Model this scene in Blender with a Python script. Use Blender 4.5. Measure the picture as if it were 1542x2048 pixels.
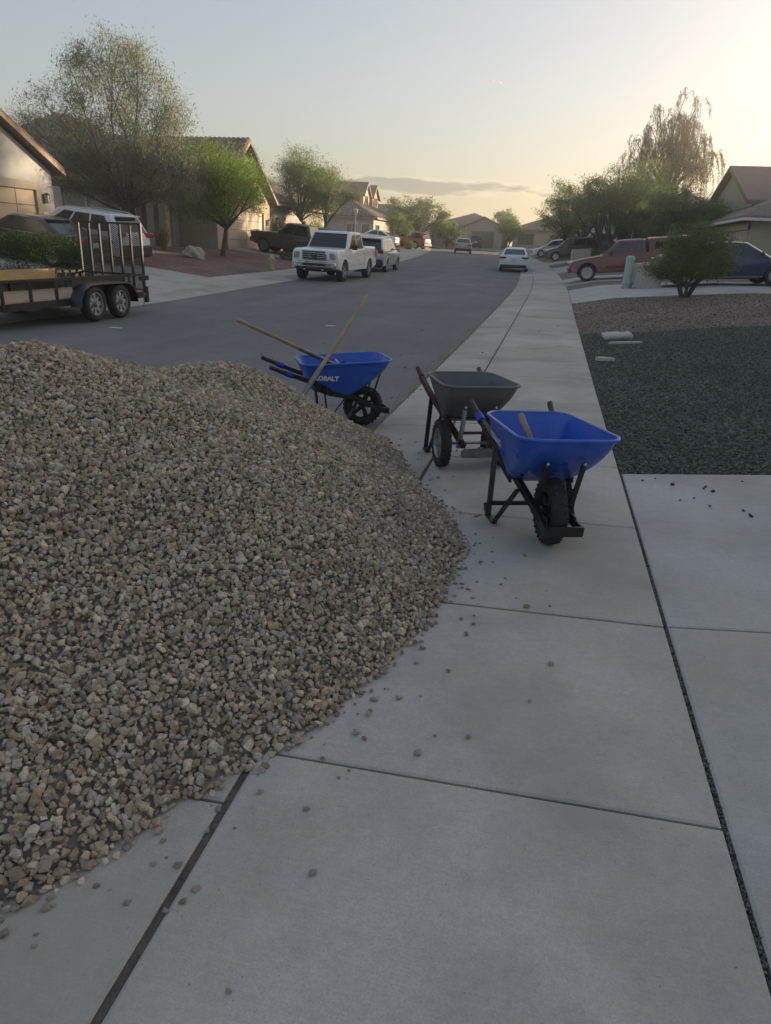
import bpy, bmesh, math, random
import numpy as np
from mathutils import Vector, Matrix
R = math.radians
random.seed(7)
RNG = np.random.default_rng(11)
scene = bpy.context.scene
for o in list(bpy.data.objects):
    bpy.data.objects.remove(o)
COL = scene.collection

# ------------------------------------------------------------------ camera, sky, sun, exposure
cd = bpy.data.cameras.new('camera')
cam = bpy.data.objects.new('camera', cd)
COL.objects.link(cam)
scene.camera = cam
cd.sensor_fit = 'VERTICAL'
cd.sensor_height = 24.0
cd.lens = 1371.93 / 2048 * 24.0
cd.clip_start = 0.05
cd.clip_end = 9000
_fw = Vector((-0.19438245, 0.91128216, -0.36301556))
_r = Vector((0.9731001, 0.2257941, 0.04575162))
_u = Vector((-0.12365941, 0.34435716, 0.93065917))
cam.matrix_world = Matrix(((_r.x, _u.x, -_fw.x, -0.069), (_r.y, _u.y, -_fw.y, 0.0), (_r.z, _u.z, -_fw.z, 1.6486), (0, 0, 0, 1)))

SUN_AZ = R(47.0)      # clockwise from the street direction (+Y)
SUN_EL = R(7.0)
world = bpy.data.worlds.new('World')
scene.world = world
world.use_nodes = True
wn, wl = world.node_tree.nodes, world.node_tree.links
wn.clear()
w_out = wn.new('ShaderNodeOutputWorld')
w_bg = wn.new('ShaderNodeBackground')
w_bg.inputs['Strength'].default_value = 0.15
w_sky = wn.new('ShaderNodeTexSky')
w_sky.sky_type = 'NISHITA'
w_sky.sun_disc = False
w_sky.sun_elevation = SUN_EL
w_sky.sun_rotation = SUN_AZ
w_sky.altitude = 350
w_sky.air_density = 1.0
w_sky.dust_density = 4.0
w_sky.ozone_density = 1.3
# low cloud bank: noise stretched along the horizon, everywhere round the sky
w_tc = wn.new('ShaderNodeTexCoord')
w_sep = wn.new('ShaderNodeSeparateXYZ')
wl.new(w_tc.outputs['Generated'], w_sep.inputs[0])
def wmath(op, a, b=None, c=None):
    n = wn.new('ShaderNodeMath'); n.operation = op
    for i, v in enumerate((a, b, c)):
        if v is None: continue
        if isinstance(v, (int, float)): n.inputs[i].default_value = v
        else: wl.new(v, n.inputs[i])
    return n.outputs[0]
def wrange(v, a, b, c=0.0, d=1.0):
    n = wn.new('ShaderNodeMapRange'); n.interpolation_type = 'SMOOTHSTEP'
    wl.new(v, n.inputs[0])
    for i, q in enumerate((a, b, c, d)): n.inputs[i + 1].default_value = q
    return n.outputs[0]
w_az = wmath('ARCTAN2', w_sep.outputs[0], w_sep.outputs[1])
w_cmb = wn.new('ShaderNodeCombineXYZ')
wl.new(wmath('MULTIPLY', w_az, 5.0), w_cmb.inputs[0])
wl.new(wmath('MULTIPLY', w_sep.outputs[2], 26.0), w_cmb.inputs[1])
w_n = wn.new('ShaderNodeTexNoise')
w_n.inputs['Scale'].default_value = 1.3
w_n.inputs['Detail'].default_value = 7
w_n.inputs['Roughness'].default_value = 0.6
wl.new(w_cmb.outputs[0], w_n.inputs['Vector'])
w_n2 = wn.new('ShaderNodeTexNoise')      # where along the horizon the bank lies
w_n2.noise_dimensions = '1D'
w_n2.inputs['Scale'].default_value = 1.9
w_n2.inputs['Detail'].default_value = 1
wl.new(wmath('ADD', w_az, 4.93), w_n2.inputs['W'])
w_lo = wrange(w_sep.outputs[2], 0.052, 0.066)
w_hi = wrange(w_sep.outputs[2], 0.105, 0.075)
w_b = wmath('MULTIPLY', w_lo, w_hi)
w_m = wrange(wmath('MULTIPLY', w_b, w_n.outputs[0]), 0.40, 0.48)
w_m = wmath('MULTIPLY', w_m, 0.9)
w_core = wrange(wmath('MULTIPLY', w_b, w_n.outputs[0]), 0.44, 0.54)
w_cc = wn.new('ShaderNodeMixRGB')       # sunlit rim to grey body, as a factor on the sky behind
w_cc.inputs[1].default_value = (1.22, 1.2, 1.15, 1)
w_cc.inputs[2].default_value = (0.55, 0.57, 0.66, 1)
wl.new(w_core, w_cc.inputs[0])
w_mul = wn.new('ShaderNodeMixRGB'); w_mul.blend_type = 'MULTIPLY'
wl.new(w_m, w_mul.inputs[0])
w_hs = wn.new('ShaderNodeHueSaturation')
w_hs.inputs['Saturation'].default_value = 1.06
w_gm = wn.new('ShaderNodeGamma')          # the phone's tone curve, over the whole sky alike
w_gm.inputs['Gamma'].default_value = 0.6
wl.new(w_sky.outputs[0], w_hs.inputs['Color'])
wl.new(w_hs.outputs[0], w_gm.inputs['Color'])
w_tint = wn.new('ShaderNodeMixRGB'); w_tint.blend_type = 'MULTIPLY'      # colour balance against a green cast, the whole sky alike
w_tint.inputs[0].default_value = 1.0
w_tint.inputs[2].default_value = (1.025, 0.98, 0.995, 1)
wl.new(w_gm.outputs[0], w_tint.inputs[1])
wl.new(w_tint.outputs[0], w_mul.inputs[1])
wl.new(w_cc.outputs[0], w_mul.inputs[2])
wl.new(w_mul.outputs[0], w_bg.inputs['Color'])
wl.new(w_bg.outputs[0], w_out.inputs['Surface'])

sd = bpy.data.lights.new('sun', 'SUN')
sd.energy = 5.0
sd.angle = R(0.6)
sd.color = (1.0, 0.79, 0.52)
sun = bpy.data.objects.new('sun', sd)
COL.objects.link(sun)
_sv = Vector((math.sin(SUN_AZ) * math.cos(SUN_EL), math.cos(SUN_AZ) * math.cos(SUN_EL), math.sin(SUN_EL)))
sun.rotation_euler = _sv.to_track_quat('Z', 'Y').to_euler()
sun.location = (40, 60, 30)

HAZE = 0.0018
vs = scene.view_settings
vs.view_transform = 'Standard'
vs.look = 'None'
vs.exposure = 1.38
vs.gamma = 1.0
vs.use_curve_mapping = False

# ------------------------------------------------------------------ materials
MATS = {}
def material(name, c1, c2=None, scale=6.0, rough=0.6, metal=0.0, bump=0.0, bscale=60.0, spec=0.5, coat=0.0,
             rand=0.0, island=None, trans=0.0, coord='Object', stretch=None, emit=None, rjit=0.0):
    """Principled material: base colour from noise between c1 and c2, optional per-object / per-island tone, bump."""
    m = bpy.data.materials.new(name); m.use_nodes = True
    nt = m.node_tree; N = nt.nodes; L = nt.links
    b = N['Principled BSDF']
    b.inputs['Roughness'].default_value = rough
    b.inputs['Metallic'].default_value = metal
    b.inputs['Specular IOR Level'].default_value = spec
    b.inputs['Coat Weight'].default_value = coat
    b.inputs['Coat Roughness'].default_value = 0.05
    tc = N.new('ShaderNodeTexCoord')
    if coord == 'World':
        g = N.new('ShaderNodeNewGeometry'); vec = g.outputs['Position']
    else:
        vec = tc.outputs['Object']
    if stretch:
        mp = N.new('ShaderNodeMapping'); mp.inputs['Scale'].default_value = stretch
        L.new(vec, mp.inputs[0]); vec = mp.outputs[0]
    col = None
    if island:
        g2 = N.new('ShaderNodeNewGeometry')
        rp = N.new('ShaderNodeValToRGB')
        L.new(g2.outputs['Random Per Island'], rp.inputs[0])
        els = rp.color_ramp.elements
        while len(els) < len(island): els.new(0.5)
        for i, c in enumerate(island):
            els[i].position = i / max(1, len(island) - 1); els[i].color = (*c, 1)
        col = rp.outputs[0]
    n1 = N.new('ShaderNodeTexNoise'); n1.inputs['Scale'].default_value = scale
    n1.inputs['Detail'].default_value = 6; n1.inputs['Roughness'].default_value = 0.62
    L.new(vec, n1.inputs['Vector'])
    if col is None:
        mr = N.new('ShaderNodeMapRange'); mr.inputs[1].default_value = 0.32; mr.inputs[2].default_value = 0.68
        L.new(n1.outputs[0], mr.inputs[0])
        mx = N.new('ShaderNodeMixRGB'); mx.inputs[1].default_value = (*c1, 1); mx.inputs[2].default_value = (*(c2 or c1), 1)
        L.new(mr.outputs[0], mx.inputs[0]); col = mx.outputs[0]
    else:
        mr = N.new('ShaderNodeMapRange'); mr.inputs[1].default_value = 0.3; mr.inputs[2].default_value = 0.7
        mr.inputs[3].default_value = 0.75; mr.inputs[4].default_value = 1.2
        L.new(n1.outputs[0], mr.inputs[0])
        hs = N.new('ShaderNodeHueSaturation'); L.new(mr.outputs[0], hs.inputs['Value']); L.new(col, hs.inputs['Color']); col = hs.outputs[0]
    if rand:
        oi = N.new('ShaderNodeObjectInfo')
        mr2 = N.new('ShaderNodeMapRange'); mr2.inputs[3].default_value = 1 - rand; mr2.inputs[4].default_value = 1 + rand
        L.new(oi.outputs['Random'], mr2.inputs[0])
        hs = N.new('ShaderNodeHueSaturation'); L.new(mr2.outputs[0], hs.inputs['Value']); L.new(col, hs.inputs['Color']); col = hs.outputs[0]
    L.new(col, b.inputs['Base Color'])
    if rjit:
        mr3 = N.new('ShaderNodeMapRange'); mr3.inputs[1].default_value = .3; mr3.inputs[2].default_value = .7
        mr3.inputs[3].default_value = rough - rjit; mr3.inputs[4].default_value = rough + rjit
        L.new(n1.outputs[0], mr3.inputs[0]); L.new(mr3.outputs[0], b.inputs['Roughness'])
    if bump:
        n2 = N.new('ShaderNodeTexNoise'); n2.inputs['Scale'].default_value = bscale; n2.inputs['Detail'].default_value = 4
        L.new(vec, n2.inputs['Vector'])
        bp = N.new('ShaderNodeBump'); bp.inputs['Strength'].default_value = bump; bp.inputs['Distance'].default_value = 0.02
        L.new(n2.outputs[0], bp.inputs['Height']); L.new(bp.outputs[0], b.inputs['Normal'])
    if trans:
        tr = N.new('ShaderNodeBsdfTranslucent'); L.new(col, tr.inputs['Color'])
        ms = N.new('ShaderNodeMixShader'); ms.inputs[0].default_value = trans
        L.new(b.outputs[0], ms.inputs[1]); L.new(tr.outputs[0], ms.inputs[2])
        L.new(ms.outputs[0], N['Material Output'].inputs['Surface'])
    if emit:
        b.inputs['Emission Color'].default_value = (*emit[:3], 1); b.inputs['Emission Strength'].default_value = emit[3]
    MATS[name] = m
    return m

def concrete(name, base, var, stain):
    """Broom-finished concrete: mottled tone, long trowel streaks, faint stains, fine grain."""
    m = material(name, base, var, scale=1.1, rough=0.85, coord='World', rand=0.07, spec=0.3)
    N, L = m.node_tree.nodes, m.node_tree.links
    b = N['Principled BSDF']
    src = b.inputs['Base Color'].links[0].from_socket
    g = N.new('ShaderNodeNewGeometry')
    def noise(sc, stretch=None, det=5):
        v = g.outputs['Position']
        if stretch:
            mp = N.new('ShaderNodeMapping'); mp.inputs['Scale'].default_value = stretch; L.new(v, mp.inputs[0]); v = mp.outputs[0]
        n = N.new('ShaderNodeTexNoise'); n.inputs['Scale'].default_value = sc; n.inputs['Detail'].default_value = det
        n.inputs['Roughness'].default_value = .65
        L.new(v, n.inputs['Vector']); return n.outputs[0]
    def mrange(v, a, bb, c, d):
        r = N.new('ShaderNodeMapRange'); L.new(v, r.inputs[0])
        for i, q in enumerate((a, bb, c, d)): r.inputs[i + 1].default_value = q
        return r.outputs[0]
    def mult(colr, fac):
        h = N.new('ShaderNodeHueSaturation'); L.new(colr, h.inputs['Color']); L.new(fac, h.inputs['Value']); return h.outputs[0]
    c = mult(src, mrange(noise(9, (1, 14, 1)), .3, .7, .955, 1.045))        # streaks across the slab
    c = mult(c, mrange(noise(160, None, 3), .3, .7, .86, 1.13))            # grain
    c = mult(c, mrange(noise(38, None, 4), .3, .7, .93, 1.06))
    st = N.new('ShaderNodeMixRGB'); st.inputs[2].default_value = (*stain, 1)
    L.new(mrange(noise(.8), .46, .74, 0, .95), st.inputs[0]); L.new(c, st.inputs[1]); c = st.outputs[0]
    wm = N.new('ShaderNodeMixRGB'); wm.inputs[2].default_value = (base[0] * .98, base[1] * .93, base[2] * .80, 1)
    L.new(mrange(noise(.55, (1, .7, 1)), .45, .7, 0, .75), wm.inputs[0]); L.new(c, wm.inputs[1]); c = wm.outputs[0]
    st2 = N.new('ShaderNodeMixRGB'); st2.inputs[2].default_value = tuple(.45 * v for v in stain) + (1,)
    L.new(mrange(noise(5.5, None, 8), .66, .76, 0, .5), st2.inputs[0]); L.new(c, st2.inputs[1]); c = st2.outputs[0]
    sp = N.new('ShaderNodeMixRGB'); sp.inputs[2].default_value = tuple(.3 * v for v in stain) + (1,)
    L.new(mrange(noise(70, None, 2), .72, .77, 0, .7), sp.inputs[0]); L.new(c, sp.inputs[1]); c = sp.outputs[0]
    L.new(c, b.inputs['Base Color'])
    bp = N.new('ShaderNodeBump'); bp.inputs['Strength'].default_value = .35; bp.inputs['Distance'].default_value = .004
    ad = N.new('ShaderNodeMath'); L.new(noise(160, None, 3), ad.inputs[0]); L.new(noise(60, (1, 6, 1)), ad.inputs[1])
    L.new(ad.outputs[0], bp.inputs['Height']); L.new(bp.outputs[0], b.inputs['Normal'])
    return m

def gravel_ground(name, cols, cell=40.0, bump=.9, patch=.0):
    """Ground of small stones: Voronoi cells with a tone each and recessed gaps."""
    m = bpy.data.materials.new(name); m.use_nodes = True
    N, L = m.node_tree.nodes, m.node_tree.links
    b = N['Principled BSDF']; b.inputs['Roughness'].default_value = .9; b.inputs['Specular IOR Level'].default_value = .25
    g = N.new('ShaderNodeNewGeometry')
    v = N.new('ShaderNodeTexVoronoi'); v.inputs['Scale'].default_value = cell; L.new(g.outputs['Position'], v.inputs['Vector'])
    sp = N.new('ShaderNodeSeparateColor'); L.new(v.outputs['Color'], sp.inputs[0])
    rp = N.new('ShaderNodeValToRGB'); L.new(sp.outputs[0], rp.inputs[0])
    els = rp.color_ramp.elements
    while len(els) < len(cols): els.new(.5)
    for i, c in enumerate(cols):
        els[i].position = i / (len(cols) - 1); els[i].color = (*c, 1)
    n = N.new('ShaderNodeTexNoise'); n.inputs['Scale'].default_value = .6; n.inputs['Detail'].default_value = 6
    L.new(g.outputs['Position'], n.inputs['Vector'])
    mr = N.new('ShaderNodeMapRange'); mr.inputs[1].default_value = .3; mr.inputs[2].default_value = .7
    mr.inputs[3].default_value = .78; mr.inputs[4].default_value = 1.2; L.new(n.outputs[0], mr.inputs[0])
    hs = N.new('ShaderNodeHueSaturation'); L.new(rp.outputs[0], hs.inputs['Color']); L.new(mr.outputs[0], hs.inputs['Value'])
    L.new(hs.outputs[0], b.inputs['Base Color'])
    bp = N.new('ShaderNodeBump'); bp.inputs['Strength'].default_value = bump; bp.inputs['Distance'].default_value = .6 / cell
    bp.invert = True
    L.new(v.outputs['Distance'], bp.inputs['Height']); L.new(bp.outputs[0], b.inputs['Normal'])
    MATS[name] = m
    return m

concrete('concrete', (.41, .385, .35), (.5, .47, .428), (.25, .235, .218))
concrete('concrete_drive', (.41, .395, .37), (.49, .472, .445), (.27, .26, .248))
concrete('curb_concrete', (.39, .36, .325), (.47, .44, .395), (.25, .23, .21))
gravel_ground('red_gravel', [(.10, .06, .05), (.2, .125, .1), (.27, .18, .15), (.14, .085, .07), (.36, .27, .23)], 26)
gravel_ground('brown_gravel', [(.12, .085, .068), (.2, .15, .12), (.26, .2, .165), (.15, .105, .085), (.34, .29, .25)], 30)
gravel_ground('dark_bed', [(.04, .046, .045), (.08, .093, .088), (.12, .136, .128), (.066, .076, .072)], 45)
material('joint_filler', (.06, .05, .042), (.13, .105, .085), scale=20, rough=.95, bump=.6, bscale=90, coord='World')
material('gutter_dirt', (.13, .115, .1), (.24, .215, .185), scale=12, rough=1, bump=.6, bscale=60, coord='World')
material('joint_dirt', (.03, .027, .024), (.07, .06, .05), scale=30, rough=1, bump=.6, bscale=120, coord='World')
material('stucco_sand', (.40, .345, .275), (.45, .39, .315), scale=3, rough=.9, bump=.25, bscale=70, spec=.2)
material('stucco_grey', (.35, .345, .335), (.41, .4, .385), scale=3, rough=.9, bump=.25, bscale=70, spec=.2)
material('stucco_tan', (.42, .34, .25), (.47, .385, .29), scale=3, rough=.9, bump=.25, bscale=70, spec=.2)
material('stucco_olive', (.38, .36, .26), (.43, .4, .3), scale=3, rough=.9, bump=.25, bscale=70, spec=.2)
material('trim_white', (.66, .62, .55), (.72, .68, .61), scale=5, rough=.7)
material('trim_brown', (.19, .14, .10), (.24, .18, .13), scale=5, rough=.7)
material('tile', (.24, .135, .095), (.34, .2, .14), scale=1.6, rough=.85, rand=.18, bump=.3, bscale=30)
material('tile_field', None or (.2, .12, .09), scale=2.0, rough=.85, island=[(.17, .10, .075), (.28, .17, .125), (.34, .22, .165), (.22, .13, .10), (.38, .26, .2)])
material('tile_grey', (.2, .165, .14), scale=2.0, rough=.85, island=[(.16, .125, .105), (.25, .2, .17), (.30, .235, .195), (.2, .155, .13)])
material('roof_far', (.20, .14, .11), (.27, .19, .15), scale=5, rough=.9, bump=.8, bscale=12, stretch=(1, 1, 3))
material('garage_tan', (.46, .36, .255), (.52, .41, .3), scale=3, rough=.6)
material('garage_dark', (.16, .12, .09), (.2, .15, .11), scale=3, rough=.6)
material('garage_white', (.55, .52, .46), (.6, .57, .5), scale=3, rough=.6)
material('stone_veneer', (.25, .2, .16), scale=8, rough=.9, island=[(.18, .14, .11), (.34, .28, .22), (.26, .21, .18), (.4, .33, .26)])
material('glass', (.012, .014, .016), (.018, .02, .023), rough=.04, spec=.8)
material('house_glass', (.02, .024, .027), (.035, .04, .045), scale=1, rough=.08, spec=.7)
material('chrome', (.62, .63, .65), rough=.14, metal=1.0)
material('galvanised', (.40, .42, .44), (.5, .52, .54), scale=14, rough=.38, metal=.9)
material('alloy', (.46, .47, .48), (.52, .53, .54), rough=.3, metal=.8)
material('steel_worn', (.16, .155, .15), (.26, .24, .22), scale=18, rough=.5, metal=.7, bump=.15)
material('black_steel', (.012, .012, .013), (.022, .021, .02), scale=14, rough=.36, spec=.5, rjit=.1)
material('black_plastic', (.014, .014, .015), (.022, .022, .023), scale=12, rough=.55)
material('rubber', (.018, .018, .018), (.032, .031, .03), scale=22, rough=.78, bump=.2, bscale=90)
material('tyre_far', (.016, .016, .017), (.025, .025, .025), scale=10, rough=.85)
material('barrow_blue', (.007, .075, .46), (.025, .105, .47), scale=9, rough=.36, coat=.2, rjit=.14, bump=.06, bscale=120)
material('barrow_grey', (.098, .102, .108), (.125, .128, .133), scale=5, rough=.5, rjit=.08)
material('grip_blue', (.008, .03, .33), (.01, .038, .38), rough=.5)
material('letter_white', (.72, .73, .74), (.8, .8, .8), rough=.5)
material('maroon_wood', (.05, .016, .014), (.085, .028, .024), scale=7, rough=.6, stretch=(1, 8, 8))
material('wood_handle', (.24, .17, .105), (.40, .30, .20), scale=5, rough=.65, stretch=(14, 14, 1.2), bump=.25, bscale=40)
material('wood_deck', (.30, .21, .13), (.42, .31, .2), scale=4, rough=.8, stretch=(1, 8, 8), bump=.2)
material('wood_yellow', (.36, .25, .10), (.48, .36, .17), scale=4, rough=.8, stretch=(8, 1, 8))
material('bark', (.05, .04, .032), (.11, .09, .072), scale=7, rough=.95, bump=.7, bscale=18, stretch=(3, 3, 1))
material('bark_green', (.07, .075, .04), (.12, .12, .075), scale=7, rough=.9, bump=.4, bscale=18, stretch=(3, 3, 1))
def leafmat(name, cols, trans=.35):
    material(name, cols[0], scale=2, rough=.65, spec=.25, island=cols, trans=trans)
leafmat('leaf_acacia', [(.16, .185, .125), (.205, .23, .16), (.25, .265, .19), (.18, .205, .14)], .5)
leafmat('leaf_green', [(.11, .19, .03), (.16, .25, .04), (.21, .30, .052), (.13, .21, .035)], .55)
leafmat('leaf_palo', [(.12, .165, .05), (.16, .205, .07), (.19, .235, .085), (.14, .18, .06)], .48)
leafmat('leaf_dark', [(.09, .135, .045), (.12, .175, .06), (.15, .205, .072), (.105, .15, .052)], .5)
leafmat('leaf_olive', [(.115, .16, .05), (.155, .2, .066), (.19, .235, .085), (.13, .175, .058)], .5)
leafmat('leaf_willow', [(.10, .085, .05), (.14, .115, .07), (.12, .105, .06), (.16, .135, .085)], .35)
leafmat('leaf_hedge', [(.02, .045, .012), (.032, .066, .016), (.05, .09, .02), (.036, .06, .015)], .25)
leafmat('leaf_bush', [(.13, .18, .06), (.165, .22, .078), (.2, .26, .095), (.145, .195, .068)], .5)
leafmat('leaf_dry', [(.22, .17, .10), (.3, .24, .15), (.17, .15, .08), (.26, .2, .12)], .3)
material('hedge_core', (.012, .02, .008), (.02, .03, .012), rough=1)
def paint(name, c, metal=.0):
    material(name, c, tuple(min(1, v * 1.06) for v in c), scale=3, rough=.32, metal=metal, coat=.6, spec=.5)
paint('paint_white', (.70, .70, .69)); paint('paint_white2', (.66, .68, .70)); paint('paint_silver', (.46, .47, .49), .35)
paint('paint_black', (.012, .012, .02)); paint('paint_navy', (.012, .018, .06)); paint('paint_blue', (.012, .02, .085))
paint('paint_bronze', (.06, .055, .045), .2); paint('paint_red', (.15, .03, .026)); paint('paint_maroon', (.05, .013, .014))
paint('paint_beige', (.42, .37, .26)); paint('paint_redlight', (.32, .05, .035)); paint('paint_steelblue', (.04, .07, .15))
material('lamp_red', (.28, .01, .012), (.34, .015, .015), rough=.12, coat=.6)
material('lamp_clear', (.5, .5, .5), (.62, .62, .62), scale=20, rough=.12, metal=.6, coat=.8)
material('lamp_amber', (.5, .18, .02), rough=.15, coat=.6)
material('plate', (.62, .62, .62), (.5, .52, .6), scale=24, rough=.4)
material('cable_green', (.36, .42, .38), (.42, .47, .43), rough=.6, spec=.3)
material('utility_beige', (.43, .39, .33), (.48, .44, .37), rough=.65)
material('lid_concrete', (.42, .40, .36), (.52, .5, .46), scale=14, rough=.9, bump=.4, coord='World')
material('boulder', (.26, .23, .2), (.42, .38, .33), scale=6, rough=.95, bump=.8, bscale=14)
material('hydrant_yellow', (.45, .36, .2), (.52, .42, .25), scale=10, rough=.6)
material('lamp_glass', (.5, .48, .42), rough=.2)
STONE_COLS = [(0.167, 0.127, 0.09), (0.504, 0.394, 0.276), (0.321, 0.236, 0.158), (0.455, 0.397, 0.329), (0.613, 0.488, 0.35), (0.293, 0.254, 0.209), (0.402, 0.297, 0.194), (0.366, 0.34, 0.308), (0.66, 0.552, 0.415), (0.218, 0.163, 0.112), (0.47, 0.369, 0.258)]
material('gravel_stone', STONE_COLS[0], scale=45, rough=.9, spec=.22, island=STONE_COLS, bump=.35, bscale=130, coord='World')
material('loose_stone', (.21, .17, .13), (.36, .31, .25), scale=30, rough=.92, rand=.3, bump=.35, bscale=120)
material('pile_base', (.24, .21, .175), (.34, .3, .25), scale=30, rough=1, coord='World')
material('dark_stone', (.06, .065, .065), scale=50, rough=.8, spec=.35, coord='World', island=[(.046, .05, .047), (.09, .1, .092), (.13, .142, .13), (.07, .078, .072), (.2, .205, .19), (.115, .112, .1), (.085, .1, .088)])
material('dark_loose', (.03, .033, .035), (.055, .06, .06), scale=30, rough=.8, rand=.3)
material('brown_stone', (.2, .15, .12), scale=50, rough=.9, spec=.2, coord='World', island=[(.11, .075, .06), (.2, .145, .115), (.27, .2, .165), (.155, .11, .09), (.36, .31, .27), (.22, .165, .135)])
material('vapour', (.85, .85, .85), rough=1, trans=.85)
material('sliver_pale', (.6, .6, .58), rough=.9)

def asphalt():
    m = material('asphalt', (.14, .14, .142), (.18, .179, .18), scale=.35, rough=.88, coord='World', spec=.3)
    N, L = m.node_tree.nodes, m.node_tree.links
    b = N['Principled BSDF']; src = b.inputs['Base Color'].links[0].from_socket
    g = N.new('ShaderNodeNewGeometry')
    def noise(sc, det, st=None):
        v = g.outputs['Position']
        if st:
            mp = N.new('ShaderNodeMapping'); mp.inputs['Scale'].default_value = st; L.new(v, mp.inputs[0]); v = mp.outputs[0]
        n = N.new('ShaderNodeTexNoise'); n.inputs['Scale'].default_value = sc; n.inputs['Detail'].default_value = det
        L.new(v, n.inputs['Vector']); return n.outputs[0]
    def mr(v, a, bb, c, d):
        r = N.new('ShaderNodeMapRange'); L.new(v, r.inputs[0])
        for i, q in enumerate((a, bb, c, d)): r.inputs[i + 1].default_value = q
        return r.outputs[0]
    def mult(c, f):
        h = N.new('ShaderNodeHueSaturation'); L.new(c, h.inputs['Color']); L.new(f, h.inputs['Value']); return h.outputs[0]
    c = mult(src, mr(noise(90, 3), .3, .7, .65, 1.4))
    c = mult(c, mr(noise(1.1, 6, (1, .18, 1)), .3, .7, .86, 1.13))
    c = mult(c, mr(noise(4, 8), .62, .74, 1.0, .72))
    L.new(c, b.inputs['Base Color'])
    bp = N.new('ShaderNodeBump'); bp.inputs['Strength'].default_value = .5; bp.inputs['Distance'].default_value = .006
    L.new(noise(110, 3), bp.inputs['Height']); L.new(bp.outputs[0], b.inputs['Normal'])
asphalt()

# ------------------------------------------------------------------ helpers
def new_obj(name, me, mat=None, parent=None):
    o = bpy.data.objects.new(name, me); COL.objects.link(o)
    if mat is not None and me is not None and not me.materials: me.materials.append(MATS[mat])
    if parent is not None: o.parent = parent
    return o
def tag(o, label=None, cat=None, group=None, kind=None):
    if label: o['label'] = label
    if cat: o['category'] = cat
    if group: o['group'] = group
    if kind: o['kind'] = kind
    return o
def thing(name, label, cat, loc=(0, 0, 0), rz=0.0, group=None):
    o = bpy.data.objects.new(name, None); COL.objects.link(o); o.empty_display_size = .2
    o.location = loc; o.rotation_euler = (0, 0, rz)
    return tag(o, label, cat, group)
def copy_tree(o, parent=None):
    c = o.copy(); COL.objects.link(c); c.parent = parent
    for ch in o.children: copy_tree(ch, c)
    return c

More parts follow.
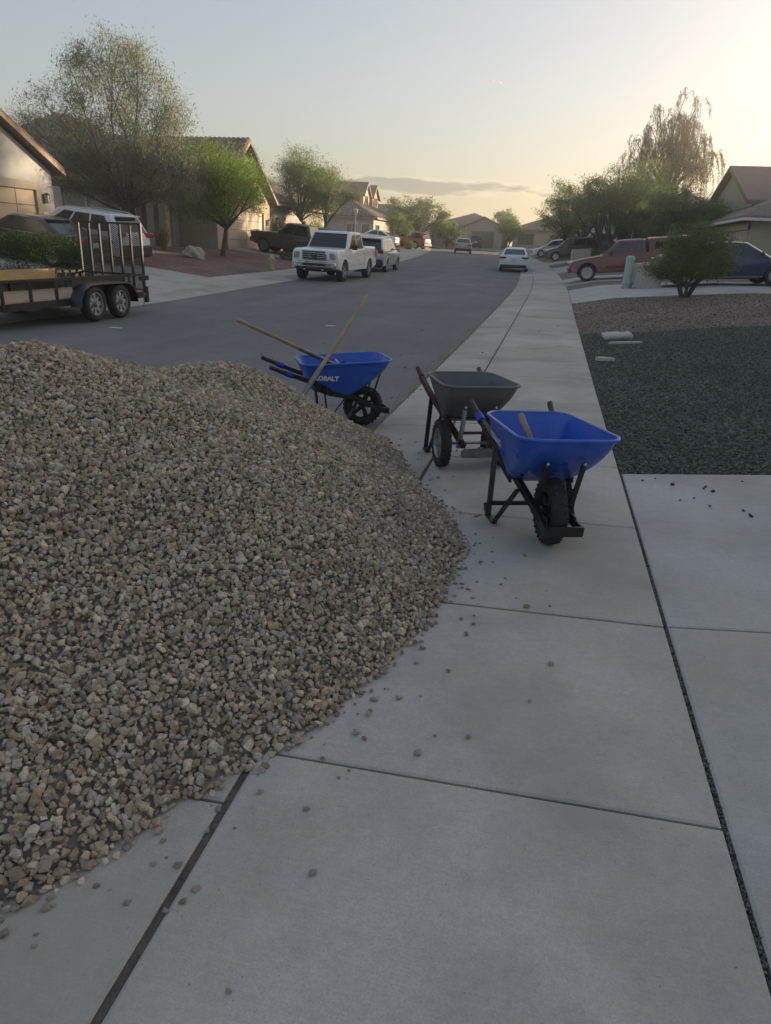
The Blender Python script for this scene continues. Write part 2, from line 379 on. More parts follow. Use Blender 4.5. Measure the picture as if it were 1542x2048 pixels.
class MB:
    """Collects shapes; build() links them as one mesh object."""
    def __init__(self): self.v = []; self.f = []
    def add(self, vs, fs, mtx=None):
        n = len(self.v)
        if mtx is not None: vs = [tuple(mtx @ Vector(p)) for p in vs]
        self.v += [tuple(p) for p in vs]; self.f += [tuple(i + n for i in q) for q in fs]; return self
    def box(self, c, s, mtx=None, rz=0, bev=0.0):
        x, y, z = s[0] / 2, s[1] / 2, s[2] / 2
        if bev <= 0:
            P = [(sx * x, sy * y, sz * z) for sz in (-1, 1) for sx, sy in ((-1, -1), (1, -1), (1, 1), (-1, 1))]
            F = [(3, 2, 1, 0), (4, 5, 6, 7), (0, 1, 5, 4), (1, 2, 6, 5), (2, 3, 7, 6), (3, 0, 4, 7)]
        else:
            b = min(bev, x * .9, y * .9, z * .9); P = []; F = []
            for zz, ins in ((-z, b), (-z + b, 0), (z - b, 0), (z, b)):
                xx, yy = x - ins, y - ins
                P += [(-xx + b * (ins == 0), -yy, zz), (xx - b * (ins == 0), -yy, zz), (xx, -yy + b * (ins == 0), zz), (xx, yy - b * (ins == 0), zz),
                      (xx - b * (ins == 0), yy, zz), (-xx + b * (ins == 0), yy, zz), (-xx, yy - b * (ins == 0), zz), (-xx, -yy + b * (ins == 0), zz)]
            for k in range(3):
                for i in range(8): F.append((k * 8 + i, k * 8 + (i + 1) % 8, k * 8 + 8 + (i + 1) % 8, k * 8 + 8 + i))
            F += [tuple(range(7, -1, -1)), tuple(range(24, 32))]
        T = Matrix.Translation(c) @ Matrix.Rotation(rz, 4, 'Z')
        return self.add(P, F, (mtx @ T) if mtx is not None else T)
    def path(self, pts, rad, n=8, cap=True, mtx=None, flat=None):
        """tube along pts; rad a number or list; flat=(a,b) makes an elliptical/flat section"""
        pts = [Vector(p) for p in pts]; m = len(pts)
        if isinstance(rad, (int, float)): rad = [rad] * m
        V = []; F = []; up = None
        for i, p in enumerate(pts):
            t = (pts[min(i + 1, m - 1)] - pts[max(i - 1, 0)]).normalized()
            if up is None:
                a = Vector((0, 0, 1)) if abs(t.z) < .9 else Vector((1, 0, 0)); up = (a - t * a.dot(t)).normalized()
            else:
                up = up - t * up.dot(t)
                up = up.normalized() if up.length > 1e-6 else t.orthogonal().normalized()
            s = t.cross(up)
            fa, fb = flat if flat else (1, 1)
            for k in range(n):
                an = 2 * math.pi * (k + .5 * (n == 4)) / n
                V.append(p + (s * math.cos(an) * fa + up * math.sin(an) * fb) * rad[i])
        for i in range(m - 1):
            for k in range(n): F.append((i * n + k, i * n + (k + 1) % n, (i + 1) * n + (k + 1) % n, (i + 1) * n + k))
        if cap: F += [tuple(range(n - 1, -1, -1)), tuple(range((m - 1) * n, m * n))]
        return self.add(V, F, mtx)
    def tube(self, a, b, r0, r1=None, n=8, mtx=None): return self.path([a, b], [r0, r0 if r1 is None else r1], n, True, mtx)
    def bar(self, a, b, w, h, mtx=None):
        """rectangular bar from a to b, w across (horizontal), h tall"""
        a, b = Vector(a), Vector(b); t = (b - a).normalized()
        s = t.cross(Vector((0, 0, 1)))
        s = s.normalized() if s.length > 1e-5 else Vector((1, 0, 0))
        u = s.cross(t); V = []
        for p in (a, b):
            for i, j in ((-1, -1), (1, -1), (1, 1), (-1, 1)): V.append(p + s * (i * w / 2) + u * (j * h / 2))
        return self.add(V, [(3, 2, 1, 0), (4, 5, 6, 7), (0, 1, 5, 4), (1, 2, 6, 5), (2, 3, 7, 6), (3, 0, 4, 7)], mtx)
    def lathe(self, prof, n=24, mtx=None, close=False):
        """prof: list of (r, z) turned about Z"""
        V = []; F = []; m = len(prof)
        for r, z in prof:
            for k in range(n): a = 2 * math.pi * k / n; V.append((r * math.cos(a), r * math.sin(a), z))
        for i in range(m - 1 + (1 if close else 0)):
            j = (i + 1) % m
            for k in range(n): F.append((i * n + k, i * n + (k + 1) % n, j * n + (k + 1) % n, j * n + k))
        if not close:
            if prof[0][0] > 1e-4: F.append(tuple(range(n - 1, -1, -1)))
            if prof[-1][0] > 1e-4: F.append(tuple(range((m - 1) * n, m * n)))
        return self.add(V, F, mtx)
    def prism(self, poly, axis, a, b, mtx=None):
        """extrude 2-D polygon between a and b along axis 'x','y','z'"""
        def P(p, t): return {'x': (t, p[0], p[1]), 'y': (p[0], t, p[1]), 'z': (p[0], p[1], t)}[axis]
        n = len(poly); V = [P(p, a) for p in poly] + [P(p, b) for p in poly]
        F = [(i, (i + 1) % n, n + (i + 1) % n, n + i) for i in range(n)] + [tuple(range(n - 1, -1, -1)), tuple(range(n, 2 * n))]
        return self.add(V, F, mtx)
    def mesh(self, name, smooth=None):
        me = bpy.data.meshes.new(name); me.from_pydata(self.v, [], self.f)
        bm = bmesh.new(); bm.from_mesh(me); bmesh.ops.recalc_face_normals(bm, faces=bm.faces); bm.to_mesh(me); bm.free()
        if smooth is not None:
            me.polygons.foreach_set('use_smooth', [True] * len(me.polygons))
            if smooth > 0: me.set_sharp_from_angle(angle=R(smooth))
        return me
    def build(self, name, mat, parent=None, smooth=None):
        return new_obj(name, self.mesh(name, smooth), mat, parent)

def raw_mesh(name, V, F, smooth=False):
    """fast mesh from numpy arrays: V (n,3), F (m,k) all faces the same size"""
    V = np.asarray(V, np.float32); F = np.asarray(F, np.int32)
    me = bpy.data.meshes.new(name); k = F.shape[1]
    me.vertices.add(len(V)); me.vertices.foreach_set('co', V.ravel())
    me.loops.add(F.size); me.loops.foreach_set('vertex_index', F.ravel())
    me.polygons.add(len(F)); me.polygons.foreach_set('loop_start', np.arange(0, F.size, k, dtype=np.int32))
    me.polygons.foreach_set('loop_total', np.full(len(F), k, np.int32))
    me.polygons.foreach_set('use_smooth', np.full(len(F), smooth))
    me.update(calc_edges=True); me.validate(); return me

# ------------------------------------------------------------------ terrain
def s_off(y): return -.0013 * np.maximum(0, np.minimum(np.asarray(y, float), 105) - 28) ** 2
def rise(y):
    t = np.clip(np.asarray(y, float), 8, 130)
    return np.where(t < 50, 2.77e-4 * (t - 8) ** 2, .4886 + .02327 * (t - 50))
def sst(a, b, v):
    t = np.clip((np.asarray(v, float) - a) / (b - a), 0, 1); return t * t * (3 - 2 * t)
XS = [-80, -30, -18.5, -12.4, -10.9, -10.15, -10.1, -8, -5.85, -3.7, -1.65, -1.6, -1.3, -.87, .65, 2, 6, 12, 80]
ZN = [.75, .6, .45, .03, .0, -.09, -.1, -.065, -.05, -.065, -.1, -.095, -.06, -.0365, .027, .176, .6, .8, 1.0]
ZF = [1.2, 1.0, .80, .16, .13, .04, .03, .02, -.02, -.065, -.1, -.095, -.06, -.0365, .027, .32, .7, .9, 1.1]
def terr(x, y):
    x = np.asarray(x, float) - s_off(y); b = sst(14, 28, y)
    return np.interp(x, XS, ZN) * (1 - b) + np.interp(x, XS, ZF) * b + rise(y)
def tz(x, y): return float(terr(x, y))

def sheet(name, xs, ys, off, mat, curve=True, thick=0.0, edge=0.0, parent=None, kind=None):
    """a sheet lying on the terrain over grid lines xs (street offset) and ys; edge>0 rounds its borders down"""
    xs = list(xs); ys = list(ys)
    if edge:
        xs = [xs[0], xs[0] + edge] + xs[1:-1] + [xs[-1] - edge, xs[-1]]
        ys = [ys[0], ys[0] + edge] + ys[1:-1] + [ys[-1] - edge, ys[-1]]
    X, Y = np.meshgrid(np.array(xs, float), np.array(ys, float))
    XX = X + (s_off(Y) if curve else 0)
    Z = terr(XX, Y) + off
    nx, ny = len(xs), len(ys)
    if edge:
        m = np.zeros_like(Z, bool); m[0] = m[-1] = True; m[:, 0] = m[:, -1] = True; Z = Z - m * edge * .6
    V = np.stack([XX, Y, Z], -1).reshape(-1, 3)
    F = [(j * nx + i, j * nx + i + 1, (j + 1) * nx + i + 1, (j + 1) * nx + i) for j in range(ny - 1) for i in range(nx - 1)]
    if thick:
        n = len(V); border = [i for i in range(nx)] + [j * nx + nx - 1 for j in range(1, ny)] + [(ny - 1) * nx + i for i in range(nx - 2, -1, -1)] + [j * nx for j in range(ny - 2, 0, -1)]
        low = V[border].copy(); low[:, 2] -= thick; V = np.vstack([V, low]); m = len(border)
        F += [(border[(k + 1) % m], border[k], n + k, n + (k + 1) % m) for k in range(m)]
    me = raw_mesh(name, V, F)
    o = new_obj(name, me, mat, parent)
    if kind: o['kind'] = kind
    return o
# ------------------------------------------------------------------ ground, road, kerbs, pavements
YL = [-300, -120, -60, -30, -12, -5] + [i for i in range(0, 132, 2)] + [150, 200, 300, 600]
sheet('ground', [-500, -250, -120] + XS[:-1] + [18, 30, 80, 120, 250, 500], YL, -.035, 'red_gravel', kind='structure')
road = sheet('road', [-10.16, -10.1, -8, -5.85, -3.7, -1.65, -1.56], [-30, -12, -5] + [i for i in range(0, 101, 2)], -.002, 'asphalt', kind='structure')
sheet('cross_road', [-60, -45, -30, -20, -14, -6, 2, 12, 30], [93, 96, 99, 101], .012, 'asphalt', curve=False, kind='structure')

JR = [-1.9, -.66, .57, 1.82, 3.07, 4.35, 5.70, 6.98, 8.29, 10.02, 11.62, 13.15]
while JR[-1] < 78: JR.append(JR[-1] + 1.52)
def pavement(name, xa, xb, joints, mat='concrete', gap=.0068, yb=(0, 0)):
    """a bed plus one slab object per bay"""
    bed = sheet(name, [xa - .01, xb + .01], [v for v in np.arange(joints[0], joints[-1] + 1, 1.0)], -.022, 'joint_dirt', kind='structure')
    for i, (a, b) in enumerate(zip(joints[:-1], joints[1:])):
        dz = random.uniform(-.0025, .0025)
        sheet('slab', [xa, (xa + xb) / 2, xb], [a + gap, (a + b) / 2, b - gap], dz, mat, thick=.06, edge=.009, parent=bed)
    return bed
pavement('sidewalk_right', -.862, .649, JR)
JL = [-10.0]
while JL[-1] < 88: JL.append(JL[-1] + 1.52)
pavement('sidewalk_left', -12.4, -10.9, JL)
# kerb and gutter in cast sections
def kerb(name, xs, y0, y1, step):
    bed = sheet(name, [xs[0] - .01, xs[-1] + .01], np.arange(y0, y1 + 1, 1.0), -.05, 'joint_dirt', kind='structure')
    y = y0
    while y < y1:
        b = y + step * random.uniform(.85, 1.12)
        sheet('kerb_section', xs, [y + .006, (y + b) / 2, b - .006], random.uniform(-.002, .003) + .004, 'curb_concrete', thick=.06, edge=.009, parent=bed)
        y = b
kerb('kerb_right', [-1.62, -1.5, -1.3, -1.1, -.888], -4, 86, 2.75)
kerb('kerb_left', [-10.885, -10.6, -10.4, -10.2, -10.13], -10, 90, 3.0)
sheet('joint_strip', [-.887, -.863], [v for v in np.arange(-4, 60, 1.0)], -.006, 'joint_filler', kind='structure')
# crumbled lip of asphalt and grit along the right gutter
grit_bed = sheet('gutter_grit', [-1.72, -1.63], np.arange(2, 60, .25), .004, 'gutter_dirt', kind='structure')
me = grit_bed.data
for v in me.vertices:
    v.co.x += random.uniform(-.035, .02)

# driveways: one object per cast panel
def drive(name, xs, ys, mat='concrete_drive', gap=.006):
    bed = sheet(name, [min(xs) + .02, max(xs) - .02], np.arange(ys[0] + .02, ys[-1] - .01, .5), -.03, 'joint_dirt', kind='structure')
    br = [x for x in XS if min(xs) + .15 < x < max(xs) - .15]
    for a, b in zip(xs[:-1], xs[1:]):
        mid = [a] + [x for x in br if a + .1 < x < b - .1] + [b]
        if len(mid) == 2: mid = [a, (a + b) / 2, b]
        for c, d in zip(ys[:-1], ys[1:]):
            n = max(2, int((d - c) / 1.0) + 1)
            sheet('slab', [mid[0] + gap] + mid[1:-1] + [mid[-1] - gap], list(np.linspace(c + gap, d - gap, n + 1)), random.uniform(-.002, .002), mat, thick=.08, edge=.009, parent=bed)
    return bed
drive('driveway_near', [.662, 5.6, 10.5], [-3.0, 3.075, 5.54])
drive('driveway_sedan', [.66, 4.5, 9.6], [24.5, 28.0, 31.6])
drive('driveway_pickup', [.66, 4.5, 8.3], [34.6, 37.2, 39.8])
drive('driveway_blue', [.66, 4.5, 9.5], [47.0, 50.0, 53.0])
drive('driveway_maroon', [.66, 4.5, 9.5], [58.0, 61.0, 64.0])
drive('driveway_left_near', [-20.1, -16.2, -12.42], [16.6, 20.6, 24.6])
drive('driveway_bronze', [-18.1, -15.2, -12.42], [39.0, 42.2, 45.4])
drive('driveway_left_third', [-20.0, -16.2, -12.42], [53.5, 56.5, 59.5])
drive('driveway_left_fourth', [-20.0, -16.2, -12.42], [70.5, 73.5, 76.5])
# gravel yards
sheet('yard_brown', [.66, 1.2, 2, 4, 6, 9.2], [15.2, 16.5, 18, 20, 22, 24.47], -.016, 'brown_gravel', kind='structure')
sheet('yard_brown_strip', [.66, 1.2, 2, 4, 6, 8.2], [31.65, 33, 34.55], -.016, 'brown_gravel', kind='structure')
sheet('yard_brown_far', [.66, 2, 6, 9.2], [39.85, 43, 46.95], -.016, 'brown_gravel', kind='structure')
yd = sheet('yard_dark', [.66, 1.2, 2, 3, 4, 6, 9.2], [5.56, 7, 9, 11, 13, 14.5, 15.5], -.012, 'dark_bed', kind='structure')
for v in yd.data.vertices:
    if v.co.y > 15.4: v.co.y += .12 * v.co.x + .15 * math.sin(v.co.x * 2.3); v.co.z = tz(v.co.x, v.co.y) - .011

# ------------------------------------------------------------------ crushed stone
def stone_proto(npts, seed):
    rg = random.Random(seed); bm = bmesh.new()
    sx, sy, sz = rg.uniform(.9, 1.35), rg.uniform(.75, 1.0), rg.uniform(.5, .85)
    for i in range(npts):
        z = 1 - 2 * (i + .5) / npts; a = i * 2.39996 + rg.uniform(-.45, .45); q = math.sqrt(max(0, 1 - z * z)); k = rg.uniform(.78, 1.12)
        bm.verts.new((q * math.cos(a) * sx * k, q * math.sin(a) * sy * k, z * sz * k))
    bmesh.ops.convex_hull(bm, input=bm.verts)
    loose = [v for v in bm.verts if not v.link_faces]
    bmesh.ops.delete(bm, geom=loose, context='VERTS')
    bmesh.ops.triangulate(bm, faces=bm.faces)
    bm.verts.index_update(); bmesh.ops.recalc_face_normals(bm, faces=bm.faces)
    V = np.array([v.co[:] for v in bm.verts]); F = np.array([[v.index for v in f.verts] for f in bm.faces]); bm.free()
    return V, F
PROTO = [stone_proto(10, i) for i in range(26)]
PROTO_S = [stone_proto(7, 100 + i) for i in range(16)]
def rand_rot(n):
    q = RNG.normal(size=(n, 4)); q /= np.linalg.norm(q, axis=1)[:, None]
    w, x, y, z = q.T
    return np.stack([1 - 2 * (y * y + z * z), 2 * (x * y - z * w), 2 * (x * z + y * w), 2 * (x * y + z * w), 1 - 2 * (x * x + z * z), 2 * (y * z - x * w), 2 * (x * z - y * w), 2 * (y * z + x * w), 1 - 2 * (x * x + y * y)], -1).reshape(n, 3, 3)
def scatter_mesh(name, P, S, protos):
    P = np.asarray(P); n = len(P); which = RNG.integers(0, len(protos), n); Rm = rand_rot(n)
    VV = []; FF = []; base = 0
    for k, (v, f) in enumerate(protos):
        idx = np.where(which == k)[0]
        if not len(idx): continue
        W = np.einsum('nij,vj->nvi', Rm[idx], v) * np.asarray(S)[idx][:, None, None] + P[idx][:, None, :]
        VV.append(W.reshape(-1, 3))
        FF.append((f[None] + (np.arange(len(idx)) * len(v))[:, None, None] + base).reshape(-1, 3)); base += len(idx) * len(v)
    return raw_mesh(name, np.vstack(VV), np.vstack(FF))

PILE = np.array([(-1.31, 1.09), (-1.2, 1.17), (-1.07, 1.43), (-.9, 1.71), (-.71, 2.01), (-.59, 2.37), (-.44, 2.88), (-.42, 3.3), (-.38, 3.78), (-.58, 4.33), (-.9, 4.92), (-1.23, 5.73), (-1.45, 6.22),
                 (-1.9, 6.38), (-2.5, 6.42), (-3.3, 6.25), (-4.3, 5.7), (-5.2, 4.6), (-5.5, 3.2), (-5.0, 1.8), (-4.1, .9), (-2.9, .55), (-1.9, .75)])
def pile_dist(x, y):
    """signed distance into the heap's outline (positive inside)"""
    p = np.stack([x, y], -1); d = np.full(x.shape, 1e9); ins = np.zeros(x.shape, bool)
    n = len(PILE)
    for i in range(n):
        a, b = PILE[i], PILE[(i + 1) % n]; ab = b - a
        t = np.clip(((p - a) @ ab) / (ab @ ab), 0, 1)
        d = np.minimum(d, np.linalg.norm(p - a - t[..., None] * ab, axis=-1))
        c = ((a[1] > y) != (b[1] > y)) & (x < (b[0] - a[0]) * (y - a[1]) / (b[1] - a[1] + 1e-12) + a[0]); ins ^= c
    return np.where(ins, d, -d)
def gs(x, y, cx, cy, w): return np.exp(-((x - cx) ** 2 + (y - cy) ** 2) / (2 * w * w))
def pile_h(x, y):
    d = np.maximum(0, pile_dist(x, y))
    h = 1.34 * (1 - np.exp(-.74 * d / 1.34))
    h = h + .085 * gs(x, y, -2.85, 3.6, .6) + .09 * gs(x, y, -2.62, 5.25, .36) - .09 * gs(x, y, -2.6, 4.5, .3) + .03 * gs(x, y, -1.6, 3.2, .4) - .04 * gs(x, y, -1.5, 2.4, .35)
    h = h + (.022 * np.sin(x * 3.1 + y * 1.7) + .018 * np.sin(y * 4.3 - x * 2.2) + .012 * np.sin(x * 7.7 + 1.3) * np.sin(y * 6.9)) * np.minimum(1, d / .5)
    return np.maximum(h, 0) * np.minimum(1, d / .02 + .0)
gx, gy = np.meshgrid(np.arange(-5.6, -.3, .06), np.arange(.45, 6.5, .06))
gd = pile_dist(gx, gy)
V = np.stack([gx, gy, terr(gx, gy) + np.where(gd > 0, pile_h(gx, gy) - .012, -.03)], -1).reshape(-1, 3)
nx = gx.shape[1]; F = [(j * nx + i, j * nx + i + 1, (j + 1) * nx + i + 1, (j + 1) * nx + i) for j in range(gx.shape[0] - 1) for i in range(nx - 1)
     if gd[j, i] > -.06 and gd[j + 1, i + 1] > -.06]
sp = .0168
ax, ay = np.meshgrid(np.arange(-5.6, -.3, sp), np.arange(.45, 6.5, sp))
ax = (ax + RNG.uniform(-.5, .5, ax.shape) * sp).ravel(); ay = (ay + RNG.uniform(-.5, .5, ay.shape) * sp).ravel()
dd = pile_dist(ax, ay); keep = dd > RNG.normal(0, .02, dd.shape) - .012
ax, ay, dd = ax[keep], ay[keep], dd[keep]
S = np.clip(RNG.lognormal(math.log(.0132), .3, len(ax)), .006, .024)
Z = terr(ax, ay) + pile_h(ax, ay) + RNG.uniform(-.004, .009, len(ax)) + S * .35
P = np.stack([ax, ay, Z], -1)
ex = RNG.choice(len(ax), 1800, replace=False)            # a few bigger stones lying on top
P2 = P[ex] + np.stack([RNG.uniform(-.01, .01, 1800), RNG.uniform(-.01, .01, 1800), RNG.uniform(.006, .014, 1800)], -1)
S2 = np.clip(RNG.lognormal(math.log(.0175), .2, 1800), .014, .026)
pile = new_obj('gravel_pile', scatter_mesh('gravel_pile', np.vstack([P, P2]), np.concatenate([S, S2]), PROTO), 'gravel_stone')
tag(pile, 'big heap of tan and grey crushed gravel spilling over the sidewalk', 'gravel', kind='stuff')
core = new_obj('gravel_bed', raw_mesh('gravel_bed', V, F, True), 'pile_base', pile)

# dark gravel yard stones, and the dark stones packed in the driveway joint
def yard_points(n, x0, x1, y0, y1, power=1.0):
    u = RNG.random(n) ** power; y = y0 + (y1 - y0) * u
    x = x0 + (x1 - x0) * RNG.random(n); return x, y
x, y = yard_points(52000, .66, 7.0, 5.57, 16.6, 1.25)
bl = 15.5 + .12 * x + .15 * np.sin(x * 2.3) + RNG.normal(0, .12, len(x))
k = (y < bl) & (x < 2.6 + (y - 5.5) * .42); x, y = x[k], y[k]
S = np.clip(RNG.lognormal(math.log(.0125), .25, len(x)), .007, .024)
ds = new_obj('dark_gravel', scatter_mesh('dark_gravel', np.stack([x, y, terr(x, y) - .008 + S * .3], -1), S, PROTO_S), 'dark_stone')
tag(ds, 'dark grey crushed gravel covering the yard beside the sidewalk', 'gravel', kind='stuff')
x, y = yard_points(12000, .66, 8.5, 15.4, 24.4, 1.2)
k = (y > 15.5 + .12 * x + .15 * np.sin(x * 2.3)) & (x < 2.6 + (y - 5.5) * .42); x, y = x[k], y[k]
S = np.clip(RNG.lognormal(math.log(.016), .3, len(x)), .008, .032)
bs = new_obj('brown_gravel', scatter_mesh('brown_gravel', np.stack([x, y, terr(x, y) - .014 + S * .25], -1), S, PROTO_S), 'brown_stone')
tag(bs, 'reddish brown gravel strip between dark gravel and the neighbouring driveway', 'gravel', kind='stuff')
n = 2600; y = RNG.uniform(-2, 5.55, n); x = .6585 + RNG.normal(0, .0045, n); S = np.clip(RNG.lognormal(math.log(.005), .3, n), .0025, .009)
js = new_obj('joint_gravel', scatter_mesh('joint_gravel', np.stack([x, y, terr(x, y) - .012 + S * .3], -1), S, PROTO_S), 'dark_stone')
tag(js, 'dark grit packed into the gap between sidewalk and driveway', 'gravel', kind='stuff')
n = 900; y = RNG.uniform(6, 40, n); x = -1.67 + RNG.normal(0, .06, n); S = np.clip(RNG.lognormal(math.log(.007), .4, n), .003, .018)
gg = new_obj('gutter_debris', scatter_mesh('gutter_debris', np.stack([x, y, terr(x, y) + S * .3], -1), S, PROTO_S), 'brown_stone')
tag(gg, 'brown grit and crumbs lying along the edge of the asphalt', 'debris', kind='stuff')

# single stones that rolled away from the heap: each its own object
stone_meshes = []
for v, f in PROTO[:12]:
    stone_meshes.append(raw_mesh('loose_stone', v, f))
def loose(name, mat, x, y, s, label, cat, group, pool):
    me = pool[random.randrange(len(pool))]
    o = new_obj(name, me, mat)
    zmin = .5
    o.scale = (s, s, s * .8); o.rotation_euler = (random.uniform(-.3, .3), random.uniform(-.3, .3), random.uniform(0, 6.28))
    o.location = (x, y, tz(x, y) + s * .42); tag(o, label, cat, group)
edge_pts = PILE[:13]
cnt = 0
while cnt < 170:
    i = random.randrange(12); t = random.random(); a = edge_pts[i]; b = edge_pts[i + 1]
    p = a + (b - a) * t; nrm = np.array([b[1] - a[1], a[0] - b[0]]); nrm = nrm / np.linalg.norm(nrm)
    dist = random.expovariate(1 / .13) + .02
    q = p + nrm * dist
    if dist > .85 or q[0] < -1.6 or q[1] < .95: continue
    if i >= 9 and random.random() < .3: continue
    if i < 4 and random.random() < .55: continue
    loose('loose_stone', 'loose_stone', q[0], q[1], random.choice((.006, .008, .009, .011, .012, .013, .015, .017)), 'small loose tan stone lying on the concrete just off the big gravel heap', 'stone', 'loose stones beside the heap', stone_meshes)
    cnt += 1
dark_meshes = [m.copy() for m in stone_meshes[:6]]
for m in dark_meshes: m.materials.clear()
for (x, y, s) in [(.80, 5.35, .012), (1.0, 5.25, .02), (1.22, 5.2, .017), (1.25, 5.1, .018), (1.2, 5.16, .011), (1.36, 4.7, .013), (1.38, 4.6, .02), (1.1, 4.95, .009), (1.0, 4.9, .008), (1.17, 4.78, .012), (1.55, 4.35, .01), (1.52, 4.25, .02), (1.62, 4.75, .012), (1.6, 4.68, .014), (.9, 5.4, .01), (1.5, 5.35, .009), (1.9, 4.9, .016), (2.1, 4.4, .014)]:
    loose('dark_stone', 'dark_loose', x, y, s, 'small black stone lying on the near driveway slab', 'stone', 'black stones on the driveway', dark_meshes)
for (x, y) in [(-2.4, 11.5), (-3.2, 9.8), (-2.0, 13.5), (-2.7, 15.2), (-3.9, 12.0), (-1.2, 9.6), (.05, 7.6), (.2, 17.2), (-.2, 15.9), (-4.4, 10.3), (-2.1, 10.4), (-1.1, 12.3)]:
    loose('road_pebble', 'dark_loose', x, y, random.uniform(.012, .02), 'small dark pebble lying on the road or pavement ahead', 'stone', 'pebbles on the road and pavement', dark_meshes)
# ------------------------------------------------------------------ wheelbarrows (x forward from the axle, z up)
def rrect(x0, x1, hw, rc, n=5, taper=0.0):
    """rounded rectangle outline x0..x1 by +-hw, counter-clockwise; taper narrows the rear"""
    P = []
    for cx, cy, a0 in ((x1 - rc, hw - rc, 0), (x0 + rc, hw - rc, 90), (x0 + rc, -hw + rc, 180), (x1 - rc, -hw + rc, 270)):
        for i in range(n + 1):
            a = R(a0 + 90 * i / n); P.append((cx + rc * math.cos(a), cy + rc * math.sin(a)))
    return [(x, y * (1 - taper * (x1 - x) / (x1 - x0))) for x, y in P]
class Tray:
    def __init__(s, front=.215, rear=-.66, zr=.645, zf=.69, hw=.296, deep=.045):
        s.front, s.rear, s.zr, s.zf, s.hw, s.deep = front, rear, zr, zf, hw, deep
    def xr(s, t): return (s.rear + .10) - .10 * t
    def xf(s, t): return -.22 + (s.front + .22) * (1 - (1 - t) ** 1.55)
    def w(s, t): return .20 + (s.hw - .20) * t ** .82
    def z(s, t, x):
        u = (x - s.xr(t)) / (s.xf(t) - s.xr(t)); zr = (.44 - s.deep) + (s.zr - .44 + s.deep) * t; zf = (.36 - s.deep) + (s.zf - .36 + s.deep) * t
        return zr + (zf - zr) * u
    def ring(s, t, inset=0.0):
        o = rrect(s.xr(t) + inset, s.xf(t) - inset, s.w(t) - inset, .07 + .06 * t - inset * .5, 6, .07)
        return [(x, y, s.z(t, x) + (inset > 0) * (0.004 if t < .02 else 0)) for x, y in o]
    def build(s, root, mat):
        m = MB(); ts = [0, .04, .12, .25, .4, .55, .7, .85, 1.0]
        O = [s.ring(t) for t in ts]; I = [s.ring(t, .0045) for t in reversed(ts)]
        rings = O + I; n = len(O[0]); V = [p for r in rings for p in r]; F = []
        for i in range(len(rings) - 1):
            for k in range(n): F.append((i * n + k, i * n + (k + 1) % n, (i + 1) * n + (k + 1) % n, (i + 1) * n + k))
        F += [tuple(range(n - 1, -1, -1)), tuple(range((len(rings) - 1) * n, len(rings) * n))]
        m.add(V, F); tr = m.build('tray', mat, root, 40)
        rim = MB(); rp = s.ring(1.0, -.006); rp = [(x, y, z + .002) for x, y, z in rp]
        c = rp + [rp[0], rp[1]]
        rim.path(c, .0115, 8, False); rim.build('rim', mat, tr, 60)
        return tr
def text_mesh(s, size):
    cu = bpy.data.curves.new('t', 'FONT'); cu.body = s; cu.size = size; cu.offset = size * .05; cu.align_x = 'CENTER'; cu.resolution_u = 3
    ob = bpy.data.objects.new('t', cu); COL.objects.link(ob)
    me = bpy.data.meshes.new_from_object(ob.evaluated_get(bpy.context.evaluated_depsgraph_get()))
    bpy.data.objects.remove(ob); bm = bmesh.new(); bm.from_mesh(me)
    bmesh.ops.triangulate(bm, faces=bm.faces); bmesh.ops.subdivide_edges(bm, edges=[e for e in bm.edges if e.calc_length() > size * .5], cuts=2, use_grid_fill=False)
    bm.to_mesh(me); bm.free(); return me
def lettering(tray, root, side):
    me = text_mesh('KOBALT', .064)
    for v in me.vertices:
        tx, ty = v.co.x * 1.0, v.co.y
        x = -.36 - side * tx * -1 if side < 0 else -.36 - tx
        x = -.44 + (tx if side < 0 else -tx)
        z = .50 + ty - .04 * (x + .40)
        t = .5
        for _ in range(12):
            z0 = tray.z(t, x); t = min(1, max(0, t + (z - z0) / .3))
        u = (tray.xf(t) - x) / (tray.xf(t) - tray.xr(t))
        v.co = (x, side * (tray.w(t) * (1 - .07 * u) + .0025), z)
    me.update(); o = new_obj('lettering', me, 'letter_white', root); return o
def wheel_parts(root, c, rad, wid, rim_mat, spokes=5, tread=True):
    w = thing_part = bpy.data.objects.new('wheel', None); COL.objects.link(w); w.parent = root; w.location = c; w.rotation_euler = (R(90), 0, 0)
    h = wid / 2; t = MB()
    prof = [(rad * .62, -h * .75), (rad * .70, -h * .95), (rad * .82, -h), (rad * .93, -h * .82), (rad * .985, -h * .5), (rad, -h * .12), (rad * .992, 0), (rad, h * .12), (rad * .985, h * .5), (rad * .93, h * .82), (rad * .82, h), (rad * .70, h * .95), (rad * .62, h * .75)]
    t.lathe(prof, 36, None, True)
    if tread:
        for k in range(30):
            a = 2 * math.pi * k / 30
            for sg in (-1, 1):
                M_ = Matrix.Rotation(a + sg * .05, 4, 'Z') @ Matrix.Translation((rad * .975, 0, sg * h * .5)) @ Matrix.Rotation(sg * .5, 4, 'X')
                t.box((0, 0, 0), (rad * .06, rad * .1, h * .62), M_)
    t.build('tyre', 'rubber', w, 35)
    r = MB(); r.lathe([(rad * .60, -h * .8), (rad * .655, -h * .8), (rad * .655, h * .8), (rad * .60, h * .8), (rad * .56, h * .3), (rad * .56, -h * .3)], 28, None, True)
    r.lathe([(0.0, -h * 1.15), (rad * .16, -h * 1.15), (rad * .17, h * 1.15), (0.0, h * 1.15)], 14)
    for k in range(spokes):
        M_ = Matrix.Rotation(2 * math.pi * k / spokes, 4, 'Z')
        r.box((rad * .36, 0, 0), (rad * .46, rad * .2, h * .9), M_)
    r.build('rim', rim_mat, w, 35)
    return w
